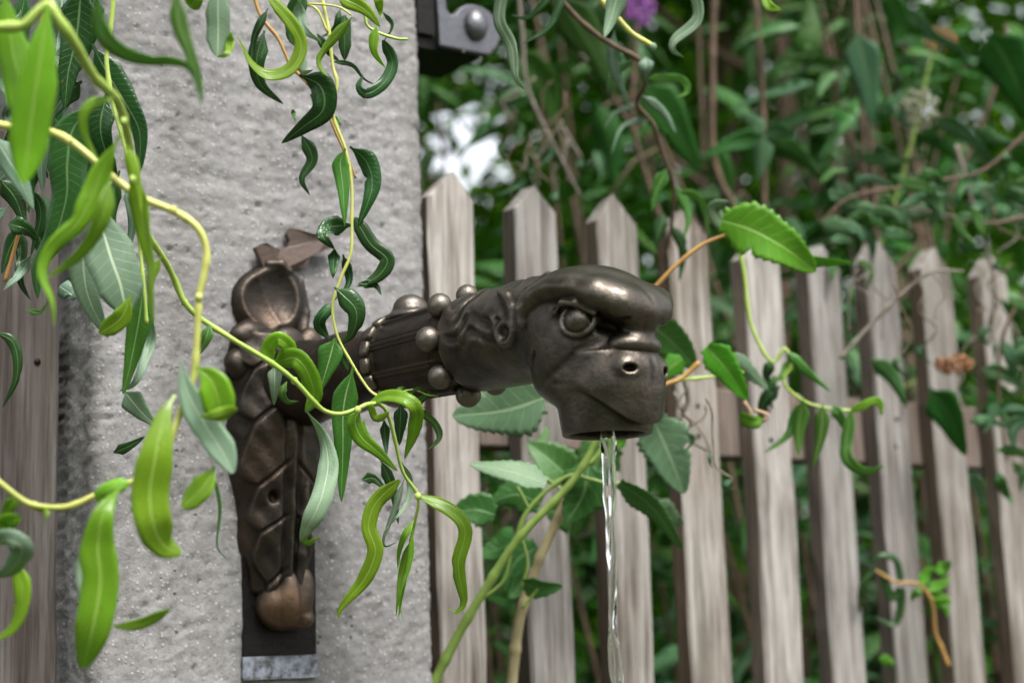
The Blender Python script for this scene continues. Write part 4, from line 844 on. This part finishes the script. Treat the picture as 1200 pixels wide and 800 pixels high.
def shrub(label, px, z, stems, height, spread, kind, n_leaf, llen, seed, zlo=.75, mat='twig_brown', cat='shrub', grp='shrubs behind the fence', lean=0.0, avoid=None):
    r = np.random.default_rng(seed); b = P(px, 750, z); b[2] = 0; root = thing('leafy_shrub', b, label, cat, grp)
    cnt = 0; per = n_leaf//stems
    for s_ in range(stems):
        a = r.uniform(0, 6.28); q = b+np.array([math.cos(a), math.sin(a), 0])*r.uniform(.02, .15)
        top = q+np.array([math.cos(a)*spread*r.uniform(.4, 1)+lean, math.sin(a)*spread*.6*r.uniform(.3, 1), height*r.uniform(.8, 1.05)])
        mid = (q+top)/2+r.normal(0, .05, 3)+np.array([0, 0, height*.1]); up = top+np.array([math.cos(a)*.12, math.sin(a)*.08, -.05])
        sp = cat_rom([q, mid, top, up], 40); V, F = tube(sp, np.linspace(.008, .002, 40), 6, .05); part('stem', V, F, M[mat], root, q)
        ok = np.where(sp[:, 2] > zlo)[0]
        for j in range(per):
            i = int(r.choice(ok)); T = nrm(sp[min(i+1, 39)]-sp[i-1]); rd = r.standard_normal(3); rd -= (rd@T)*T; rd = nrm(rd)
            d = rd+T*r.uniform(-.1, .6)+np.array([0, 0, r.uniform(-.7, .2)]); pos = sp[i]+rd*r.uniform(0, .10)+r.normal(0, .03, 3)
            if (pos-FB)@FN > -.11: continue
            if avoid is not None:
                dd = pos-C; zz = dd@FW; x_, y_ = 600+FPX*(dd@RT)/zz, 400-FPX*(dd@UP)/zz
                if avoid(x_, y_) and r.random() < .93: continue
            put_leaf(root, pos, d, nrm(np.array([r.normal(0, .5), -.5+r.normal(0, .5), 1.0])), llen*r.uniform(.5, 1.3), kind if r.random() < .75 else ('c' if pos[2] > 1.5 else 's'))
    return root
gap = lambda x, y: (x < 600 and 120 < y < 250)                       # the open view to the sky beside the pillar
s1 = shrub('dark green shrub with lance leaves rising behind the first pickets right of the pillar', 660, 2.75, 5, 2.35, .42, 's', 290, .115, 1, avoid=gap)
s2 = shrub('dark lance-leaved shrub behind the spout head and middle pickets', 790, 2.95, 5, 2.5, .45, 's', 295, .13, 2)
s3 = shrub('tall dark shrub with brown stems behind the middle of the fence', 900, 3.2, 6, 2.6, .5, 's', 296, .13, 3)
s4 = shrub('grey-green butterfly bush tangle hanging over the right pickets', 1085, 2.72, 9, 2.2, .42, 'g', 296, .11, 4, lean=.0)
s5 = shrub('dense dark shrub at the far right end of the fence', 1230, 2.9, 8, 2.6, .45, 's', 296, .135, 5)
s6 = shrub('low dark shrub behind the pickets left of the pillar', -20, 2.5, 6, 2.1, .35, 's', 130, .13, 6)
s7 = shrub('low leafy shrub showing between the lower middle pickets', 930, 2.85, 9, 1.5, .5, 's', 296, .095, 7, zlo=.6)
s8 = shrub('low leafy shrub behind the bramble cane and second picket', 690, 2.9, 8, 1.5, .45, 's', 290, .095, 8, zlo=.6)

# butterfly bush: the large leaves, seed heads and flower that stand out
bb = thing('butterfly_bush', P(900, 760, 2.55)*np.array([1, 1, 0]), 'butterfly bush with big dark drooping leaves, seed heads and one purple flower', 'shrub', 'shrubs behind the fence')
for pts, w_, mt in (([(905, 900), (900, 600), (896, 300), (895, 157), (890, 60), (880, -60)], 9, 'twig_brown'), ([(900, 600), (1000, 380), (1012, 200), (1004, 41), (1000, -40)], 7, 'twig_brown'), ([(900, 600), (800, 330), (745, 160), (745, 60), (748, 10)], 7, 'twig_brown'), ([(1000, 380), (1050, 230), (1075, 140), (1088, 80), (1100, 45)], 5, 'cane_green'), ([(1000, 380), (1100, 250), (1160, 120), (1180, 30)], 6, 'twig_brown'), ([(896, 300), (840, 200), (835, 90), (838, -40)], 10, 'twig_brown'), ([(900, 500), (1040, 460), (1113, 430)], 4, 'cane_green'), ([(745, 160), (690, 60), (660, -30)], 5, 'twig_brown')):
    stem(bb, pts, w_, mt, 2.5)
for a in [([(655, -5), (690, 50), (722, 112)], 50, 's', 2.45), ([(752, 96), (786, 140), (820, 204)], 52, 's', 2.4), ([(1004, 38), (1016, 90), (1022, 146)], 42, 'g', 2.45), ([(895, 157), (880, 142), (866, 128)], 22, 'g', 2.4), ([(895, 160), (860, 168), (824, 184)], 26, 's', 2.4), ([(895, 160), (893, 184), (888, 212)], 26, 'g', 2.38), ([(895, 157), (914, 152), (936, 160)], 22, 'g', 2.4), ([(897, 160), (930, 178), (962, 206)], 30, 's', 2.42), ([(1160, 40), (1184, 80), (1206, 136)], 66, 's', 2.4),
          ([(1092, 137), (1130, 156), (1168, 196)], 22, 'g', 2.4), ([(1044, 72), (1062, 70), (1084, 80)], 12, 'g', 2.45), ([(1070, 14), (1094, 42), (1126, 60), (1140, 90)], 14, 'g', 2.4), ([(1066, 15), (1078, 28), (1086, 36)], 24, 'g', 2.45), ([(1090, 455), (1112, 486), (1132, 534)], 42, 's', 2.2), ([(1020, 420), (1044, 440), (1063, 478)], 22, 'c', 2.1, (0, 20)), ([(1150, 432), (1176, 438), (1206, 458)], 20, 'g', 2.2), ([(1150, 440), (1180, 462), (1210, 480)], 16, 's', 2.25), ([(1150, 480), (1180, 480), (1210, 500)], 44, 's', 2.35), ([(1160, 360), (1180, 366), (1196, 380)], 26, 's', 2.4),
          ([(600, 60), (640, 100), (650, 150)], 40, 's', 2.7), ([(700, 120), (716, 170), (722, 222)], 34, 's', 2.6, (0, 30)), ([(1040, -10), (1055, 30), (1050, 60)], 30, 's', 2.6), ([(940, 80), (950, 30), (946, -10)], 34, 's', 2.7), ([(830, 170), (850, 210), (848, 250)], 30, 's', 2.5), ([(980, 210), (1000, 240), (1040, 262)], 20, 'g', 2.4), ([(1060, 205), (1090, 224), (1130, 240)], 24, 'g', 2.4), ([(1120, 190), (1146, 220), (1180, 240)], 22, 'g', 2.4), ([(1000, 180), (1040, 190), (1080, 184)], 14, 'g', 2.35), ([(960, 260), (990, 268), (1020, 250)], 26, 'g', 2.35), ([(1140, 150), (1170, 166), (1206, 170)], 18, 'g', 2.4)]:
    k = a[4] if len(a) > 4 else (0, 15)
    leaf(bb, a[0], a[1], a[2], a[3], k, 'lance', .2, .1, 0, 7)
for pts in ([(1210, 150), (1150, 200), (1080, 215), (1000, 230), (960, 262)], [(1215, 250), (1160, 262), (1100, 250), (1040, 240)], [(1215, 330), (1180, 380), (1170, 450), (1180, 540)]):
    stem(bb, pts, 5, 'twig_brown', 2.2, name='stem', w_end=3)
rl_ = np.random.default_rng(71)
for _ in range(64):
    if rl_.random() < .72: x = rl_.uniform(955, 1200); y = 262-.28*(x-960)+rl_.normal(0, 26)+(30 if x > 1100 else 0)
    else: x, y = rl_.normal(1180, 20), rl_.uniform(320, 560)
    a_ = rl_.uniform(-.5, 1.9); L_ = rl_.uniform(28, 62); bx = rl_.normal(0, 7)
    e = (x+L_*math.cos(a_), y+L_*math.sin(a_)*.8)
    leaf(bb, [(x, y), ((x+e[0])/2+bx, (y+e[1])/2-rl_.uniform(0, 8)), e], rl_.uniform(9, 19), 'g' if rl_.random() < .65 else ('c' if rl_.random() < .5 else 's'), rl_.uniform(2.05, 2.25), (rl_.uniform(-30, 30), rl_.uniform(-30, 40)))
seed_head(bb, 1075, 130, 2.42, 27, 'seed', 'seed_head'); seed_head(bb, 1102, 46, 2.5, 20, 'rust_seed', 'seed_head', .8, 90)
seed_head(bb, 1117, 427, 2.15, 24, 'rust_seed', 'seed_head', .5, 130); seed_head(bb, 748, 8, 2.45, 20, 'purple', 'purple_flower', 1.3, 160)

# dry hanging twigs
def dry(label, x0, x1, y0, y1, z, n, seed, up):
    r = np.random.default_rng(seed); root = thing('dry_twigs', P((x0+x1)/2, y0, z), label, 'twigs', 'dry twigs on the fence')
    stem(root, up, 6, 'twig_dry', z, name='main_twig', w_end=3)
    for i in range(n):
        x, y = r.uniform(x0, x1), r.uniform(y0, y1-40); pts = [(x, y)]
        for k in range(r.integers(3, 6)): x += r.normal(0, 12); y += r.uniform(6, 24); pts.append((x, y))
        stem(root, pts, r.uniform(1.5, 3.6), random.choice(['twig_dry', 'twig_dry', 'twig_brown']), z+r.normal(0, .06), name='twig', sides=6, lump=.15)
        if r.random() < .5: leaf(root, [pts[-1], (pts[-1][0]+r.normal(0, 5), pts[-1][1]+10), (pts[-1][0]+r.normal(0, 10), pts[-1][1]+r.uniform(14, 30))], r.uniform(5, 11), 'g', z+r.normal(0, .05), (0, 80), name='shrivelled_leaf')
    return root
dry('grey dry tendrils dangling above the second picket', 590, 685, 60, 235, 2.25, 15, 1, [(606, -30), (612, 40), (620, 110), (660, 190), (680, 230)])
dry('dead grey twigs caught on the pickets at right', 1000, 1110, 300, 390, 2.02, 6, 2, [(985, 420), (1010, 392), (1050, 350), (1090, 320), (1130, 318)])
dry('withered tendrils hanging beside the right end picket', 1130, 1190, 220, 420, 2.3, 8, 3, [(1120, 170), (1140, 240), (1165, 330), (1160, 400)])
dry('shrivelled brown tendrils beside the spout muzzle', 775, 830, 440, 530, 1.82, 5, 4, [(800, 440), (806, 470), (796, 505), (828, 528)])

# slim tree trunks further back, each with its own crown
def crown_mesh(c0, rad, n, size, seed):
    r = np.random.default_rng(seed); cl = nrm(r.standard_normal((26, 3)))*r.uniform(.3, 1, (26, 1))
    p = c0+(cl[r.integers(0, 26, n)]+r.normal(0, .22, (n, 3)))*np.array(rad); return leaf_cloud(p, size, r)
def leaf_cloud(p, size, r):
    n = len(p); d = nrm(r.standard_normal((n, 3))+np.array([0, 0, -.5])); q = nrm(np.cross(d, r.standard_normal((n, 3)))); m_ = np.cross(d, q); l = (size*r.uniform(.6, 1.3, n))[:, None]
    V = np.stack([p, p+d*l*.45+q*l*.24-m_*l*.05, p+d*l, p+d*l*.45-q*l*.24-m_*l*.05], 1).reshape(-1, 3)
    I = np.arange(n)[:, None]*4; F = np.vstack([I+np.array([0, 1, 2]), I+np.array([0, 2, 3])]); uv = np.tile(np.array([[.5, 0], [1, .5], [.5, 1], [0, .5]]), (n, 1))
    return V, F, uv
for i, (px, z, lab) in enumerate([(842, 3.7, 'slim brown tree trunk above the fourth picket'), (872, 4.0, 'thin brown tree trunk behind the vine leaf, paired with a thicker one'), (1172, 3.6, 'brown tree trunks rising at the top right corner')]):
    b = P(px, 750, z); b[2] = 0; tr = thing('young_tree', b, lab, 'tree', 'young trees behind the shrubs'); r = np.random.default_rng(90+i)
    lean = r.normal(0, .05, 2); sp = cat_rom([b, b+np.array([lean[0], lean[1], 1.2]), b+np.array([lean[0]*2+.03, lean[1], 2.2]), b+np.array([lean[0]*2, lean[1], 3.5])], 40)
    V, F = tube(sp, np.linspace(.032, .014, 40), 9, .04); part('trunk', V, F, M['twig_brown'], tr, b)
    for k in range(4):
        q = sp[22+4*k]; a = r.uniform(0, 6.28); e = q+np.array([math.cos(a)*.5, math.sin(a)*.5, .5]); V, F = tube(cat_rom([q, (q+e)/2+np.array([0, 0, -.05]), e], 14), np.linspace(.012, .004, 14), 6, .05); part('limb', V, F, M['twig_brown'], tr, q)
    V, F, uv = crown_mesh(sp[-1]+np.array([0, .3, .1]), (1.25, 1.0, .75), 9000, .10, 60+i); o = part('crown', V, F, M['hedge'], tr, uv=uv, smooth=False); o['kind'] = 'stuff'

# the thicket that closes the view, one mass of leaves
r = np.random.default_rng(77); N = 125000
p = np.stack([r.uniform(-2.6, 3.2, N), r.uniform(3.9, 6.2, N), r.uniform(0, 3.7, N)], -1)
d_ = p-C; zz = d_@FW; xs = 600+FPX*(d_@RT)/zz; ys = 400-FPX*(d_@UP)/zz
den = np.clip(1.15-.30*np.clip((p[:, 2]-1.7)/1.5, 0, 1)+1.3*noise2(p[:, 0]*2.2+p[:, 1], p[:, 2]*2.2, 8, 3), 0, 1)
hole = np.exp(-(((xs-540)/72)**2+((ys-182)/66)**2)**2)+.6*np.exp(-(((xs-560)/40)**2+((ys-90)/30)**2)**2); hole = np.clip(hole, 0, 1)
den = den*(1-.975*hole)*(1-.5*np.exp(-(((xs-905)/60)**2+((ys-70)/70)**2)))*(1-.4*np.exp(-(((xs-1110)/50)**2+((ys-95)/60)**2)))
V, F, uv = leaf_cloud(p[r.random(N) < den], .085, r)
th = link('thicket', mesh('thicket', V, F, M['hedge'], uv=uv, smooth=False)); th['kind'] = 'stuff'; th['label'] = 'dense green thicket of leaves closing the view behind the shrubs'; th['category'] = 'thicket'

# the willow the branches hang from stands to the left
b = np.array([-1.95, 2.0, 0.0]); wt_ = thing('willow_tree', b, 'large corkscrew willow tree left of the pillar, source of the hanging branches', 'tree')
sp = cat_rom([b, b+np.array([.08, 0, .9]), b+np.array([.02, -.1, 1.9]), b+np.array([.25, -.2, 3.0]), b+np.array([.5, -.3, 4.0])], 40)
V, F = tube(sp, np.linspace(.15, .05, 40), 12, .05); part('trunk', V, F, M['twig_brown'], wt_, b)
for k, e in enumerate([(1.2, -1.0, 2.75), (1.6, -.55, 2.9), (2.3, -.3, 3.2), (.2, -1.2, 3.3), (-.8, .3, 3.4)]):
    q = sp[20+3*k]; e = b+np.array(e); V, F = tube(cat_rom([q, (q+e)/2+np.array([0, 0, .15]), e], 18), np.linspace(.045, .012, 18), 8, .05); part('limb', V, F, M['twig_brown'], wt_, q)
for k, (c0, rad, n) in enumerate([((-.2, -.3, 3.6), (1.3, 1.2, 1.0), 15000), ((1.3, -.6, 3.35), (.9, .7, .5), 4500)]):
    V, F, uv = crown_mesh(b+np.array(c0), rad, n, .11, 80+k); o = part('crown', V, F, M['mid'], wt_, uv=uv, smooth=False); o['kind'] = 'stuff'

# unseen hedge added behind the viewer to darken the bronze's reflections and raise contrast
r = np.random.default_rng(5); N = 42000
p = np.stack([r.uniform(-8, 8, N), r.uniform(-4.6, -3.6, N), r.uniform(0, 3.6, N)**1.0], -1); p[:, 2] *= 1+.15*np.sin(p[:, 0]*1.7)
V, F, uv = leaf_cloud(p, .15, r)
gh = link('added_rear_hedge', mesh('added_rear_hedge', V, F, M['hedge'], uv=uv, smooth=False)); gh['kind'] = 'stuff'; gh['label'] = 'unseen leafy hedge added behind the viewer to darken reflections'; gh['category'] = 'hedge'
